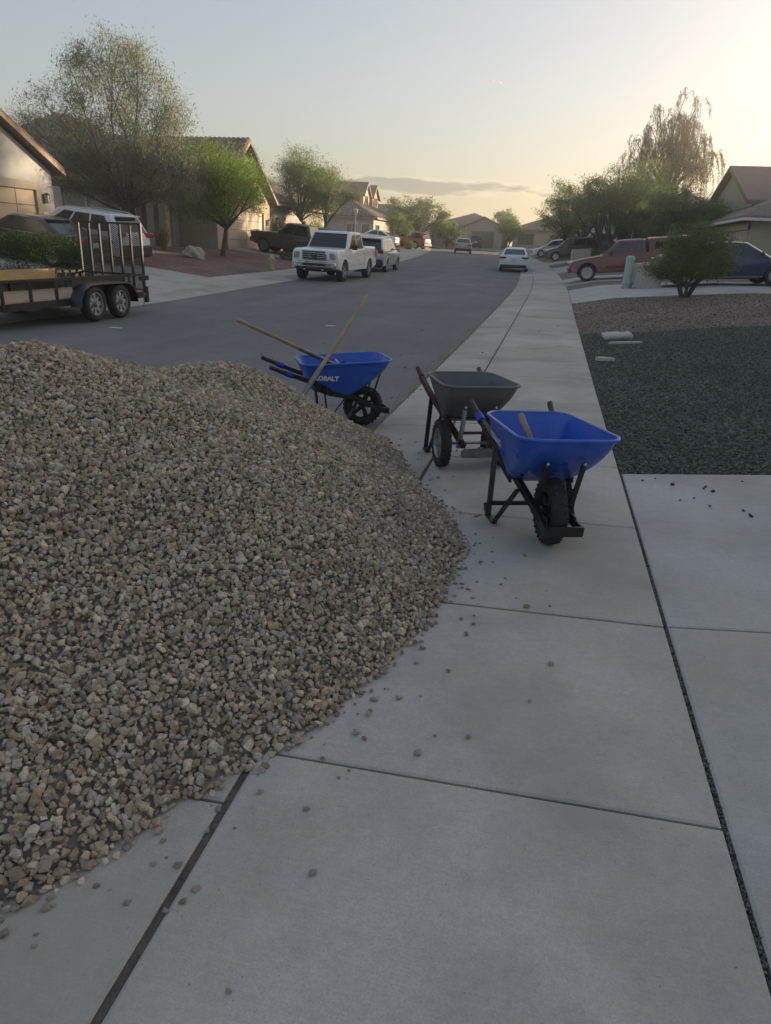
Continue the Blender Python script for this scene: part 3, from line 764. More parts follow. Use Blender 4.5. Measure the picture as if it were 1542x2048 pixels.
def blue_barrow(name, label, loc, heading, frame='black_steel'):
    root = thing(name, label, 'wheelbarrow', loc, heading, 'wheelbarrows by the gravel heap')
    tray = Tray(); tr = tray.build(root, 'barrow_blue')
    for sd in (-1, 1): lettering(tray, tr, sd)
    wheel_parts(root, (0, 0, .20), .20, .095, frame, 5)
    for sd in (-1, 1):
        m = MB(); m.bar((-.82, sd * .265, .575), (-.20, sd * .165, .345), .034, .042); m.bar((-.20, sd * .165, .345), (.13, sd * .088, .185), .034, .042); m.build('handle', frame, root)
        g = MB(); g.path([(-.985, sd * .290, .642), (-.9, sd * .277, .607), (-.81, sd * .263, .571)], [.021, .021, .024], 10); hg = g.build('grip', 'black_plastic', root, 50)
        gb = MB(); gb.path([(-.84, sd * .268, .584), (-.77, sd * .257, .556)], [.028, .03], 10); gb.build('grip_collar', 'grip_blue', hg, 50)
        # bent strap leg: down at the rear, foot along the ground, brace going up forward
        l = MB(); l.bar((-.46, sd * .235, .44), (-.405, sd * .255, .02), .036, .012); l.bar((-.425, sd * .255, .012), (-.27, sd * .25, .012), .036, .014)
        l.bar((-.28, sd * .25, .015), (-.10, sd * .18, .30), .036, .012); l.path([(-.47, sd * .256, .075), (-.44, sd * .256, .03), (-.40, sd * .256, .014)], .02, 6, True, None, (1, .4)); l.build('leg', frame, root)
        st = MB(); st.bar((.135, sd * .11, .535), (.05, sd * .105, .25), .03, .012); st.tube((.13, sd * .11, .53), (.15, sd * .11, .545), .012, .01, 8); st.build('tray_strut', frame, root)
        b = MB(); b.lathe([(0, 0), (.011, 0), (.011, .006), (.006, .01), (0, .01)], 8, Matrix.Translation((.145, sd * .11, .538)) @ Matrix.Rotation(R(60), 4, 'Y')); b.build('bolt', 'galvanised', root)
        sh = MB(); sh.prism([(-.55, .45), (-.20, .345), (-.20, .31), (-.40, .345), (-.54, .40)], 'y', sd * .20 - .008, sd * .20 + .008); sh.build('tray_riser', frame, root)
        n = MB(); n.box((.13, sd * .088, .20), (.09, .012, .06), None, 0); n.build('axle_bracket', frame, root)
    c = MB(); c.bar((-.40, -.255, .10), (-.40, .255, .10), .012, .03); c.build('leg_crossbar', frame, root)
    ax = MB(); ax.tube((0, -.12, .20), (0, .12, .20), .011, .011, 10); ax.build('axle', 'galvanised', root, 40)
    f = MB(); f.bar((.245, -.115, .165), (.245, .115, .165), .012, .06)
    for sd in (-1, 1): f.bar((.06, sd * .095, .185), (.25, sd * .112, .165), .012, .055)
    f.box((.225, 0, .138), (.05, .22, .006)); f.build('nose_guard', frame, root)
    return root
def head(a): return R(a)
WB1 = blue_barrow('wheelbarrow', 'blue wheelbarrow with a wooden handle in its tray, nearest on the sidewalk', (.09, 3.99, tz(.1, 3.98) - .003), R(-72))
WB1.rotation_euler = (R(0), R(0), R(-70))
WB3 = blue_barrow('wheelbarrow', 'blue wheelbarrow in the gutter behind the gravel heap with shovel inside', (-1.80, 6.74, tz(-1.8, 6.74)), R(30))
# grey two-wheeled barrow
def grey_barrow(loc, heading):
    root = thing('wheelbarrow', 'grey two-wheeled wheelbarrow with dark red handles behind the nearest blue one', 'wheelbarrow', loc, heading, 'wheelbarrows by the gravel heap')
    tray = Tray(.17, -.55, .67, .685, .31, .03); tray.build(root, 'barrow_grey')
    for sd in (-1, 1):
        w = wheel_parts(root, (-.04, sd * .255, .19), .19, .085, 'galvanised', 6)
        m = MB(); m.bar((-.76, sd * .276, .60), (-.52, sd * .25, .50), .036, .042); m.bar((-.52, sd * .25, .50), (.10, sd * .11, .20), .036, .042); m.build('handle', 'maroon_wood', root)
        g = MB(); g.path([(-.86, sd * .287, .655), (-.74, sd * .274, .60)], [.022, .025], 8); g.build('grip', 'maroon_wood', root, 40)
        s = MB(); s.path([(.10, sd * .125, .50), (.075, sd * .125, .36), (.02, sd * .13, .17)], .019, 10); s.build('tray_strut', 'galvanised', root, 40)
        l = MB(); l.bar((-.46, sd * .25, .47), (-.50, sd * .26, .02), .036, .014); l.bar((-.53, sd * .26, .01), (-.40, sd * .26, .01), .05, .014); l.bar((-.41, sd * .26, .012), (-.27, sd * .2, .38), .03, .012); l.build('leg', 'black_steel', root)
        b = MB(); b.tube((.098, sd * .125, .515), (.118, sd * .125, .52), .012, .01, 8); b.build('bolt', 'galvanised', root)
    a = MB(); a.tube((-.04, -.32, .19), (-.04, .32, .19), .012, .012, 10); a.build('axle', 'galvanised', root, 40)
    c = MB(); c.bar((-.25, -.21, .40), (-.25, .21, .40), .03, .05); c.bar((.06, -.14, .30), (.06, .14, .30), .02, .02); c.build('cross_brace', 'maroon_wood', root)
    n = MB(); n.prism([(-.125, .115), (.125, .115), (.14, .165), (.11, .19), (-.11, .19), (-.14, .165)], 'x', .125, .135); n.box((.09, 0, .117), (.08, .25, .006)); n.build('nose_plate', 'steel_worn', root)
    bd = MB(); bd.box((-.28, 0, .385), (.30, .40, .03)); bd.build('tray_support', 'black_steel', root)
    return root
WB2 = grey_barrow((-.53, 5.44, tz(-.53, 5.44)), R(-66))

# shovels and the loose handle
def shovel(name, label, top, bottom, blade=True, roll=0):
    """wooden handle from top to bottom with a round-point steel blade below"""
    a, b = Vector(top), Vector(bottom); d = (b - a).normalized(); L_ = (b - a).length
    root = thing(name, label, 'shovel', a)
    q = d.to_track_quat('Z', 'X'); root.rotation_mode = 'QUATERNION'; root.rotation_quaternion = q
    m = MB(); hl = L_ - (.42 if blade else 0)
    m.path([(0, 0, 0), (0, 0, .012), (0, 0, hl * .5), (0, 0, hl)], [.014, .0185, .0175, .0195], 10); m.build('handle', 'wood_handle', root, 40)
    if blade:
        s = MB(); s.path([(0, 0, hl - .30), (0, 0, hl - .1), (.0, 0, hl + .1), (.02, 0, hl + .19)], [.0215, .0225, .021, .014], 10); s.build('socket', 'steel_worn', root, 40)
        bl = MB(); V = []; F = []; nu, nv = 9, 8
        for j in range(nv):
            v = j / (nv - 1); wv = .105 * (1 - max(0, (v - .55) / .45) ** 2.2 * .97)
            for i in range(nu):
                u = -1 + 2 * i / (nu - 1); V.append((.03 + .035 * u * u - .03 * math.sin(v * 2.6), u * wv, hl + .15 + .29 * v))
        for j in range(nv - 1):
            for i in range(nu - 1): F.append((j * nu + i, j * nu + i + 1, (j + 1) * nu + i + 1, (j + 1) * nu + i))
        o = [(x - .003, y, z) for x, y, z in V]; k = len(V)
        bl.add(V + o, F + [tuple(k + i for i in reversed(f)) for f in F]); bl.build('blade', 'steel_worn', root, 30)
    return root
shovel('shovel', 'long wooden shovel leaning on the blue wheelbarrow, blade in the gravel heap', (-1.745, 6.60, 1.205), (-2.13, 5.29, .165))
shovel('shovel', 'wooden shovel lying in the far blue wheelbarrow, handle jutting out left', (-2.77, 5.88, .965), (-1.86, 6.75, .40))
th_ = shovel('tool_handle', 'bare wooden tool handle rising out of the nearest blue tray', (-.155, 3.99, .775), (-.01, 3.945, .52), False)
th_['category'] = 'handle'

# ------------------------------------------------------------------ utility trailer (x forward to the hitch)
def trailer(loc, heading):
    root = thing('utility_trailer', 'black tandem axle utility trailer with raised mesh ramp gate at kerb', 'trailer', loc, heading)
    Wt = .80; Ln, Lr = 2.75, -1.72; zb = .46
    fr = MB()
    for sd in (-1, 1): fr.bar((Lr, sd * Wt, zb - .06), (Ln, sd * Wt, zb - .06), .05, .13)
    for x in np.linspace(Lr + .03, Ln - .03, 8): fr.bar((x, -Wt, zb - .07), (x, Wt, zb - .07), .05, .08)
    fr.bar((Ln, -Wt, zb - .06), (Ln + 1.1, 0, zb - .06), .06, .1); fr.bar((Ln, Wt, zb - .06), (Ln + 1.1, 0, zb - .06), .06, .1)
    fr.build('frame', 'black_steel', root)
    for i in range(9):
        d = MB(); y = -Wt + .09 + i * (2 * Wt - .18) / 8; d.box(((Lr + Ln) / 2, y, zb + .018), (Ln - Lr - .04, .165, .03)); d.build('deck_board', 'wood_deck', root)
    for sd in (-1, 1):
        r = MB(); r.bar((Lr, sd * Wt, zb + .37), (Ln, sd * Wt, zb + .37), .05, .05); r.build('side_rail', 'black_steel', root)
        for x in (Lr + .02, Lr + .6, .62, 1.32, 2.02, Ln - .03):
            p = MB(); p.bar((x, sd * Wt, zb), (x, sd * Wt, zb + .37), .045, .045); p.build('rail_post', 'black_steel', root)
        pl = MB(); pl.box((0.0, sd * (Wt + .012), zb + .17), (1.72, .012, .36)); pl.build('side_plate', 'black_steel', root)
        f = MB(); V = []; prof = [(-.98, .30), (-.96, .48), (-.84, .66), (-.62, .735), (0, .75), (.62, .735), (.84, .66), (.96, .48), (.98, .30)]
        for x, z in prof: V += [(x, sd * (Wt + .02), z), (x, sd * (Wt + .27), z), (x, sd * (Wt + .275), z - .035)]
        F = []
        for i in range(len(prof) - 1):
            for k in range(2): F.append((i * 3 + k, i * 3 + k + 1, i * 3 + k + 4, i * 3 + k + 3))
        f.add(V, F); f.build('fender', 'black_steel', root, 40)
        for x in (-.44, .44):
            w = wheel_parts(root, (x, sd * (Wt + .14), .345), .345, .20, 'galvanised', 8, False)
    for x in (-.44, .44):
        a = MB(); a.tube((x, -Wt - .1, .345), (x, Wt + .1, .345), .035, .035, 8); a.build('axle', 'black_steel', root)
    # ramp gate standing up at the rear
    xg = Lr - .03; zt = zb + 1.43
    for zz, hh in ((zt, .04), (zb + .03, .05), (zb + .36, .04)):
        g = MB(); g.bar((xg, -Wt, zz), (xg, Wt, zz), .04, hh); g.build('gate_rail', 'black_steel', root)
    for y in np.linspace(-Wt + .02, Wt - .02, 7):
        p = MB(); p.bar((xg, y, zb), (xg, y, zt), .045, .045); p.build('gate_bar', 'black_steel', root)
    ms = MB(); sp = .07; hgt = zt - zb - .05; W2 = Wt - .02
    for k in range(-40, 60):
        for sg in (-1, 1):
            y0 = -W2 + k * sp; y1 = y0 + sg * hgt * 1.7
            t0, t1 = 0.0, 1.0
            for lim, s_ in ((-W2, 1), (W2, -1)):
                f0 = s_ * (y0 - lim); f1 = s_ * (y1 - lim)
                if f0 < 0 and f1 < 0: t1 = -1; break
                if f0 < 0: t0 = max(t0, f0 / (f0 - f1))
                if f1 < 0: t1 = min(t1, f0 / (f0 - f1))
            if t1 <= t0: continue
            z0 = zb + .03; A = (xg + .012 * sg + .02, y0 + (y1 - y0) * t0, z0 + hgt * t0); B = (xg + .012 * sg + .02, y0 + (y1 - y0) * t1, z0 + hgt * t1)
            ms.bar(A, B, .006, .012)
    ms.build('gate_mesh', 'black_steel', root)
    for sd in (-1, 1):
        hb = MB(); hb.box((xg + .12, sd * (Wt + .05), zb + .30), (.34, .05, .10)); hb.box((xg - .02, sd * Wt, zb - .06), (.09, .07, .35)); hb.build('gate_spring', 'black_steel', root)
        lt = MB(); lt.box((Lr + .08, sd * (Wt + .031), zb - .05), (.12, .01, .05)); lt.build('marker_lamp', 'lamp_red', root)
    st = MB(); st.path([(Lr + .25, Wt + .06, zb + .33), (Lr + .24, Wt + .10, zb + .1), (Lr + .22, Wt + .09, zb - .25), (Lr + .25, Wt + .08, .16)], .009, 6); st.build('strap', 'steel_worn', root)
    bd = MB(); bd.box((1.2, -Wt - .005, zb + .40), (2.6, .03, .012)); 
    return root
TR = trailer((-9.93, 13.13, tz(-9.5, 13.1) + .01), R(-90))
planks = MB(); planks.box((0, 0, .12), (.035, 3.0, .24)); pk = planks.build('plank', 'wood_yellow')
pk.location = (-10.58, 12.2, .60); tag(pk, 'yellowish plank standing on edge inside the utility trailer', 'plank')

# ------------------------------------------------------------------ vehicles (x forward, origin on the ground under the middle)
def car_wheel(root, x, y, r, w, rim_mat, spokes=5, sd=1):
    e = bpy.data.objects.new('wheel', None); COL.objects.link(e); e.parent = root; e.location = (x, y, r); e.rotation_euler = (R(-90) * sd, 0, 0)
    h = w / 2; t = MB()
    t.lathe([(r * .64, -h), (r * .9, -h), (r * .985, -h * .8), (r, -h * .4), (r, h * .4), (r * .985, h * .8), (r * .92, h), (r * .66, h * .95), (r * .64, h * .6)], 28, None, True); t.build('tyre', 'tyre_far', e, 35)
    q = MB(); q.lathe([(r * .64, h * .2), (r * .665, h * .9), (r * .60, h * .9), (r * .57, h * .45), (r * .2, h * .4), (r * .17, h * .75), (0, h * .78)], 24)
    for k in range(spokes):
        q.box((r * .38, 0, h * .62), (r * .42, r * .15, h * .28), Matrix.Rotation(2 * math.pi * k / spokes, 4, 'Z'))
    q.build('rim', rim_mat, e, 30)
    d = MB(); d.lathe([(0, h * .1), (r * .6, h * .1), (r * .6, h * .16), (0, h * .16)], 20); d.build('brake_disc', 'black_plastic', e)
    return e
def vehicle(name, label, S, paint_mat, x, y, heading, group=None, scale=1.0):
    """S: dict with L W wb fo wr top(list of p,z from the nose) cabin(4 p) belt roof and options"""
    root = thing(name, label, S.get('cat', 'car'), (0, 0, 0), 0, group)
    L_, W_, wr = S['L'], S['W'], S['wr']; hw = W_ / 2; X = lambda p: L_ / 2 - p
    xf, xr = X(S['fo']), X(S['fo'] + S['wb']); zb = S.get('bottom', .22); ar = wr * 1.16
    top = [(X(p), z) for p, z in S['top']]
    bot = []
    for cx in (xr, xf):
        for k in range(0, 11):
            a = R(180 - 18 * k); q = (cx + ar * math.cos(a), wr + ar * math.sin(a))
            bot.append((q[0], max(q[1], zb)))
    poly = top + bot      # nose bottom -> over the top -> tail bottom -> along the sill to the nose
    na = len(top); st = [(1.0, .05), (.985, .02), (.94, .0), (.6, -.012), (0, -.016)]
    st = [(-a, i) for a, i in st] + [(a, i) for a, i in reversed(st[:-1])]
    V = []; F = []; n = len(poly); zmid = S['belt'] * .55
    for yy, ins in st:
        for k, (px, pz) in enumerate(poly):
            if k < na:
                e = abs(px) / (L_ / 2); nx = px * (1 - S.get('plan', .05) * max(0, e - .55) / .45 * abs(yy) ** 3) - math.copysign(ins * .5, px) * (e > .9)
                nz = pz - ins * (.9 if pz > zmid else -.3)
            else: nx, nz = px, pz
            side = hw * yy
            if k < na and pz > zmid: side *= 1 - .05 * (pz - zmid) / max(.2, S['belt'] - zmid)
            V.append((nx, side, nz))
    m = len(st)
    for j in range(m - 1):
        for k in range(n): F.append((j * n + k, j * n + (k + 1) % n, (j + 1) * n + (k + 1) % n, (j + 1) * n + k))
    F += [tuple(range(n)), tuple(range((m - 1) * n + n - 1, (m - 1) * n - 1, -1))]
    b = MB(); b.add(V, F); body = b.build('body', paint_mat, root, 28)
    u = MB(); u.box((0, 0, zb + .12), (L_ * .9, W_ * .72, .2)); u.box(((xf + xr) / 2, 0, wr + .16), (S['wb'] + 2 * ar - .05, W_ * .66, wr * 1.1)); u.build('underbody', 'black_plastic', root)
    # greenhouse
    c0, c1, c2, c3 = [X(p) for p in S['cabin']]; bz, rz_ = S['belt'], S['roof']; wb_, wt = hw * .93, hw * S.get('tumble', .76)
    def ring(t, ex=0):
        xa = c0 + (c1 - c0) * t; xb = c3 + (c2 - c3) * t; w = wb_ + (wt - wb_) * t; z = bz + (rz_ - bz) * t
        return xa, xb, w, z
    def loop(t, inset, dz):
        xa, xb, w, z = ring(t); xa -= inset; xb += inset; w -= inset
        return [(xa, -w * .90, z + dz), (xa, w * .90, z + dz), (xa - .10, w, z + dz), (xb + .08, w, z + dz), (xb, w * .92, z + dz), (xb, -w * .92, z + dz), (xb + .08, -w, z + dz), (xa - .10, -w, z + dz)]
    rings = [loop(-.12, 0, 0), loop(.0, 0, 0), loop(.5, 0, 0), loop(.93, 0, 0), loop(1.0, .05, .0), loop(1.0, .22, .022)]
    cb = MB(); V = [p for r_ in rings for p in r_]; F = []
    for j in range(len(rings) - 1):
        for k in range(8): F.append((j * 8 + k, j * 8 + (k + 1) % 8, (j + 1) * 8 + (k + 1) % 8, (j + 1) * 8 + k))
    F.append(tuple(range(40, 48))); cb.add(V, F); cab = cb.build('cabin', S.get('cabin_mat', paint_mat), root, 30)
    def side_pt(u_, t, sd):
        xa, xb, w, z = ring(t); return Vector((xa - .10 + (xb + .08 - xa + .10) * u_, sd * (w + .006), z))
    for sd in (-1, 1):
        for (u0, u1, f0, f1) in S['glass']:      # window from u0..u1 along the side (front 0), leaning with the pillars at f0/f1
            g = MB(); lo, hi = .06, .86
            P = [side_pt(u0 + f0[0], lo, sd), side_pt(u1 + f1[0], lo, sd), side_pt(u1 + f1[1], hi, sd), side_pt(u0 + f0[1], hi, sd)]
            Q = [p + Vector((0, sd * -.02, 0)) for p in P]
            g.add(P + Q, [(0, 1, 2, 3), (7, 6, 5, 4), (0, 4, 5, 1), (1, 5, 6, 2), (2, 6, 7, 3), (3, 7, 4, 0)]); g.build('side_window', 'glass', root)
    def end_glass(nm, front, lo, hi, wf):
        P = []
        for t, sg in ((lo, -1), (lo, 1), (hi, 1), (hi, -1)):
            xa, xb, w, z = ring(t); P.append(Vector(((xa + .006) if front else (xb - .006), sg * w * wf, z)))
        dx = Vector((-.025 if front else .025, 0, 0)); Q = [p + dx for p in P]
        g = MB(); g.add(P + Q, [(0, 1, 2, 3), (7, 6, 5, 4), (0, 4, 5, 1), (1, 5, 6, 2), (2, 6, 7, 3), (3, 7, 4, 0)]); return g.build(nm, 'glass', root)
    end_glass('windshield', True, .05, .90, .88)
    if S.get('rear_glass', True): end_glass('rear_window', False, S.get('rg', (.08, .85))[0], S.get('rg', (.08, .85))[1], .86)
    # doors as panels just proud of the side, with handles
    for sd in (-1, 1):
        for (p0, p1) in S['doors']:
            d = MB(); z0, z1 = zb + .10, bz - .03
            prof = [(X(p0) - .012, z0), (X(p1) + .012, z0), (X(p1) + .012, z1), (X(p0) - .012, z1)]
            def sy(z): return sd * (hw * (1 - .05 * max(0, z - zmid) / max(.2, S['belt'] - zmid)) + .004)
            zm = (z0 + zmid) / 2
            cols = [(z0, sy(z0) - sd * .02), (z0 + .06, sy(z0)), (zmid, sy(zmid)), (z1 - .05, sy(z1)), (z1, sy(z1) - sd * .02)]
            V = []; F = []
            for xx in (prof[0][0], prof[1][0]):
                for z, yv in cols: V.append((xx, yv, z))
                for z, yv in reversed(cols): V.append((xx, yv - sd * .012, z))
            k = len(cols) * 2
            F = [(i, (i + 1) % k, k + (i + 1) % k, k + i) for i in range(k)] + [tuple(range(k)), tuple(range(2 * k - 1, k - 1, -1))]
            d.add(V, F); dr = d.build('door', paint_mat, root, 30)
            h = MB(); h.box((X(p1) + .17, sy(z1 - .12) + sd * .015, z1 - .12), (.18, .025, .03)); h.build('handle', S.get('handle', 'black_plastic'), dr)
        mi = MB(); xm = c0 - .38; mi.box((xm, sd * (hw + .10), bz + .10), (.10, .2, .14) if not S.get('big_mirror') else (.12, .24, .2), None, 0, .03); mi.box((xm, sd * (hw - .02), bz + .06), (.05, .1, .05)); mi.build('mirror', S.get('mirror', paint_mat), root, 40)
        for cx in (xf, xr):
            car_wheel(root, cx, sd * (hw - S.get('ww', .21) / 2 - .01), wr, S.get('ww', .21), S.get('rim', 'alloy'), S.get('spokes', 5), sd)
            lip = MB(); pts = []
            for k in range(0, 13):
                a = R(180 - 15 * k); q = (cx + (ar + .012) * math.cos(a), wr + (ar + .012) * math.sin(a))
                if q[1] > zb: pts.append((q[0], sd * (hw - .012), q[1]))
            lip.path(pts, .022, 6); lip.build('arch_trim', S.get('arch', paint_mat), root, 50)
        # lamps
        zl = S['hl']
        a = MB(); a.box((X(.10), sd * hw * .70, zl), (.16, W_ * S.get('hlw', .20), S.get('hlh', .15)), None, sd * -.22, .03); a.build('headlight', 'lamp_clear', root, 40)
        zt = S['tl']
        t = MB(); t.box((-L_ / 2 + .085, sd * hw * S.get('tly', .74), zt), (.13, W_ * S.get('tlw', .2), S.get('tlh', .14)), None, sd * .22, .03); t.build('taillight', 'lamp_red', root, 40)
    fb = MB(); fb.box((L_ / 2 - .06, 0, S.get('bz', .42)), (.16, W_ * .90, S.get('bh', .16)), None, 0, .05); fb.build('front_bumper', S.get('bump_mat', paint_mat), root, 40)
    rb = MB(); rb.box((-L_ / 2 + .05, 0, S.get('rbz', .45)), (.16, W_ * .92, S.get('rbh', .3)), None, 0, .05); rb.build('rear_bumper', S.get('rbump_mat', 'black_plastic'), root, 40)
    gr = MB(); gr.box((L_ / 2 - .015, 0, S.get('gz', .62)), (.06, W_ * S.get('gw', .42), S.get('gh', .14)), None, 0, .02); gr.build('grille', 'black_plastic', root, 40)
    pl = MB(); pl.box((-L_ / 2 - .012 + S.get('pin', 0), 0, S.get('pz', .8)), (.012, .31, .155)); pl.build('number_plate', 'plate', root)
    if S.get('rails'):
        for sd in (-1, 1):
            r_ = MB(); xa, xb, w, z = ring(1.0); r_.path([(xa - .15, sd * (w - .10), z + .0), (xa - .3, sd * (w - .10), z + .06), (xb + .3, sd * (w - .10), z + .06), (xb + .15, sd * (w - .10), z + .0)], .016, 6); r_.build('roof_rail', S['rails'], root, 40)
    if S.get('spoiler'):
        xa, xb, w, z = ring(1.0); sp_ = MB(); sp_.box((xb - .10, 0, z - .035), (.26, w * 1.7, .04), None, 0, .015); sp_.build('roof_spoiler', paint_mat, root, 40)
    if S.get('belt_trim'):
        for sd in (-1, 1):
            q = MB(); q.bar(side_pt(.02, .0, sd) + Vector((0, sd * .008, .01)), side_pt(.98, .0, sd) + Vector((0, sd * .008, .01)), .012, .018); q.build('belt_trim', 'chrome', root)
            q = MB(); pts = [side_pt(.0, .1, sd), side_pt(-.0, .9, sd), side_pt(.3, .95, sd), side_pt(.7, .95, sd), side_pt(1.0, .85, sd)]
            q.path([p + Vector((0, sd * .012, 0)) for p in pts[1:]], .009, 5); q.build('window_trim', 'chrome', root)
    if S.get('sill_trim'):
        for sd in (-1, 1):
            q = MB(); q.bar((xf - ar - .02, sd * (hw + .004), zb + .10), (xr + ar + .02, sd * (hw + .004), zb + .10), .012, .035); q.build('sill_trim', 'chrome', root)
    # stand on the ground
    cx, sx = math.cos(heading), math.sin(heading)
    zf = tz(x + cx * xf, y + sx * xf); zr = tz(x + cx * xr, y + sx * xr)
    zl_ = tz(x - sx * hw * .8, y + cx * hw * .8); zr_ = tz(x + sx * hw * .8, y - cx * hw * .8)
    pitch = -math.atan2(zf - zr, xf - xr); roll_ = math.atan2(zl_ - zr_, W_ * .8)
    root.rotation_euler = (roll_, pitch, heading); root.scale = (scale,) * 3
    root.location = (x, y, (zf + zr) / 2 + .002)
    return root
E0 = (0.0, 0.0)
SEDAN = dict(L=4.75, W=1.85, wb=2.78, fo=.95, wr=.335, belt=.95, roof=1.44, cabin=(1.15, 1.95, 3.15, 4.15), tumble=.70, hl=.68, tl=.88, tlh=.13, pz=.78, bz=.40, rbz=.40, rbh=.2,
             top=[(.06, .24), (.0, .42), (.03, .60), (.14, .70), (.5, .80), (1.25, .95), (2.6, .99), (4.0, 1.04), (4.6, 1.05), (4.70, .98), (4.75, .7), (4.72, .45), (4.66, .26)],
             glass=[(.05, .49, (.02, .12), (.0, .0)), (.53, .93, (.0, .0), (.02, -.1))], doors=[(1.35, 2.5), (2.54, 3.5)], gz=.52)
SUV = dict(L=4.7, W=1.88, wb=2.72, fo=.92, wr=.36, belt=1.06, roof=1.68, cabin=(1.1, 1.85, 4.15, 4.58), tumble=.76, hl=.85, tl=1.05, tlh=.2, tlw=.17, tly=.78, pz=.9, bz=.5, rbz=.52, rbh=.32, cat='suv', rails='alloy', spoiler=True,
           top=[(.06, .3), (.0, .55), (.03, .80), (.2, .92), (1.15, 1.06), (2.6, 1.10), (4.55, 1.12), (4.66, 1.05), (4.7, .75), (4.68, .5), (4.62, .32)],
           glass=[(.03, .32, (.02, .1), (0, 0)), (.35, .62, (0, 0), (0, 0)), (.65, .94, (0, 0), (0, -.05))], doors=[(1.3, 2.4), (2.44, 3.45)], gz=.72, gh=.2)
PICK = dict(L=5.85, W=2.0, wb=3.68, fo=.96, wr=.41, ww=.27, bottom=.42, belt=1.22, roof=1.90, cabin=(1.5, 2.1, 3.75, 3.95), tumble=.80, hl=.98, hlh=.26, hlw=.19, tl=1.05, tlh=.36, tlw=.09, tly=.91, pz=.66, bz=.62, bh=.26, rbz=.6, rbh=.2, cat='pickup truck', plan=.03,
            top=[(.06, .50), (.0, .75), (.0, 1.05), (.06, 1.17), (.3, 1.22), (1.6, 1.27), (3.0, 1.27), (4.02, 1.28), (4.05, 1.33), (5.80, 1.33), (5.85, 1.28), (5.85, .7), (5.78, .52)],
            glass=[(.05, .46, (.02, .09), (0, 0)), (.51, .93, (0, 0), (0, 0))], doors=[(1.7, 2.85), (2.89, 3.88)], gz=.98, gw=.5, gh=.3, bump_mat='chrome', rbump_mat='chrome', big_mirror=True, mirror='black_plastic')
def spec(b, **k): d = dict(b); d.update(k); return d

# white pickup facing us: chrome bar grille, fog lamps, dark lower bumper
wp = vehicle('pickup_truck', 'white crew cab pickup with chrome grille parked at the left kerb', spec(PICK, handle='chrome'), 'paint_white', -9.35, 30.75, R(-91.5))
g = MB(); g.box((2.945, 0, .99), (.05, 1.02, .36), None, 0, .03); gf = g.build('grille_frame', 'chrome', wp, 40)
g = MB(); g.box((2.958, 0, .99), (.05, .92, .28)); g.build('grille_mesh', 'black_plastic', gf)
for z in (.91, .99, 1.07):
    g = MB(); g.box((2.975, 0, z), (.035, .92, .035), None, 0, .01); g.build('grille_bar', 'chrome', gf, 40)
em = MB(); em.lathe([(0, 0), (.11, 0), (.105, .02), (0, .025)], 24, Matrix.Translation((2.985, 0, .99)) @ Matrix.Rotation(R(90), 4, 'Y') @ Matrix.Diagonal((.48, 1.1, 1, 1))); em.build('emblem', 'paint_navy', gf, 40)
for sd in (-1, 1):
    fg = MB(); fg.lathe([(0, 0), (.065, 0), (.07, .012), (0, .016)], 18, Matrix.Translation((2.945, sd * .78, .60)) @ Matrix.Rotation(R(90), 4, 'Y')); fg.build('fog_lamp', 'lamp_clear', wp, 40)
    th = MB(); th.path([(2.93, sd * .35, .46), (3.0, sd * .35, .45), (3.0, sd * .42, .45), (2.93, sd * .42, .46)], .014, 6); th.build('tow_hook', 'chrome', wp, 40)
lb = MB(); lb.box((2.88, 0, .50), (.14, 1.6, .16), None, 0, .03); lb.box((2.93, 0, .64), (.08, 1.0, .1), None, 0, .02); lb.build('air_dam', 'black_plastic', wp, 40)
vehicle('suv', 'silver SUV seen from behind, parked ahead of the white pickup', spec(SUV, rbump_mat='black_plastic', rbh=.36, rbz=.48), 'paint_silver', -9.7, 39.3, R(91))
vehicle('suv', 'black SUV roof showing above the white pickup in a driveway', spec(SUV), 'paint_black', -14.8, 43.6, R(186), scale=1.0)
vehicle('pickup_truck', 'dark bronze crew cab pickup in the driveway by the lit garage', spec(PICK, L=5.4, W=1.88, wb=3.2, fo=.95, wr=.40, roof=1.80, belt=1.16, cabin=(1.6, 2.25, 3.55, 3.8), doors=[(1.75, 2.75), (2.79, 3.7)], rim='steel_worn', bump_mat='paint_bronze', rbump_mat='black_plastic',
        top=[(.1, .5), (.03, .75), (.0, .95), (.1, 1.06), (.4, 1.12), (1.7, 1.2), (3.0, 1.2), (3.9, 1.21), (3.93, 1.25), (5.35, 1.26), (5.4, 1.2), (5.4, .7), (5.33, .52)]), 'paint_bronze', -15.0, 41.2, R(178))
vehicle('sedan', 'black sedan with chrome window trim parked behind the trimmed hedge', spec(SEDAN, belt_trim=True, spoiler=True, tlw=.24), 'paint_black', -17.35, 21.8, R(176))
vehicle('suv', 'white SUV with black lower trim parked beside the black sedan', spec(SUV, arch='black_plastic', rbh=.4, rbz=.5, tlw=.22, tlh=.16), 'paint_white2', -17.4, 24.5, R(174))
vehicle('sedan', 'white sedan parked at the right kerb, seen from behind', spec(SEDAN, tlw=.26, tlh=.11, rbump_mat='black_plastic', rbz=.36, rbh=.2, plan=.07), 'paint_white2', -2.45 + float(s_off(50)) * .35, 49.9, R(91.5))
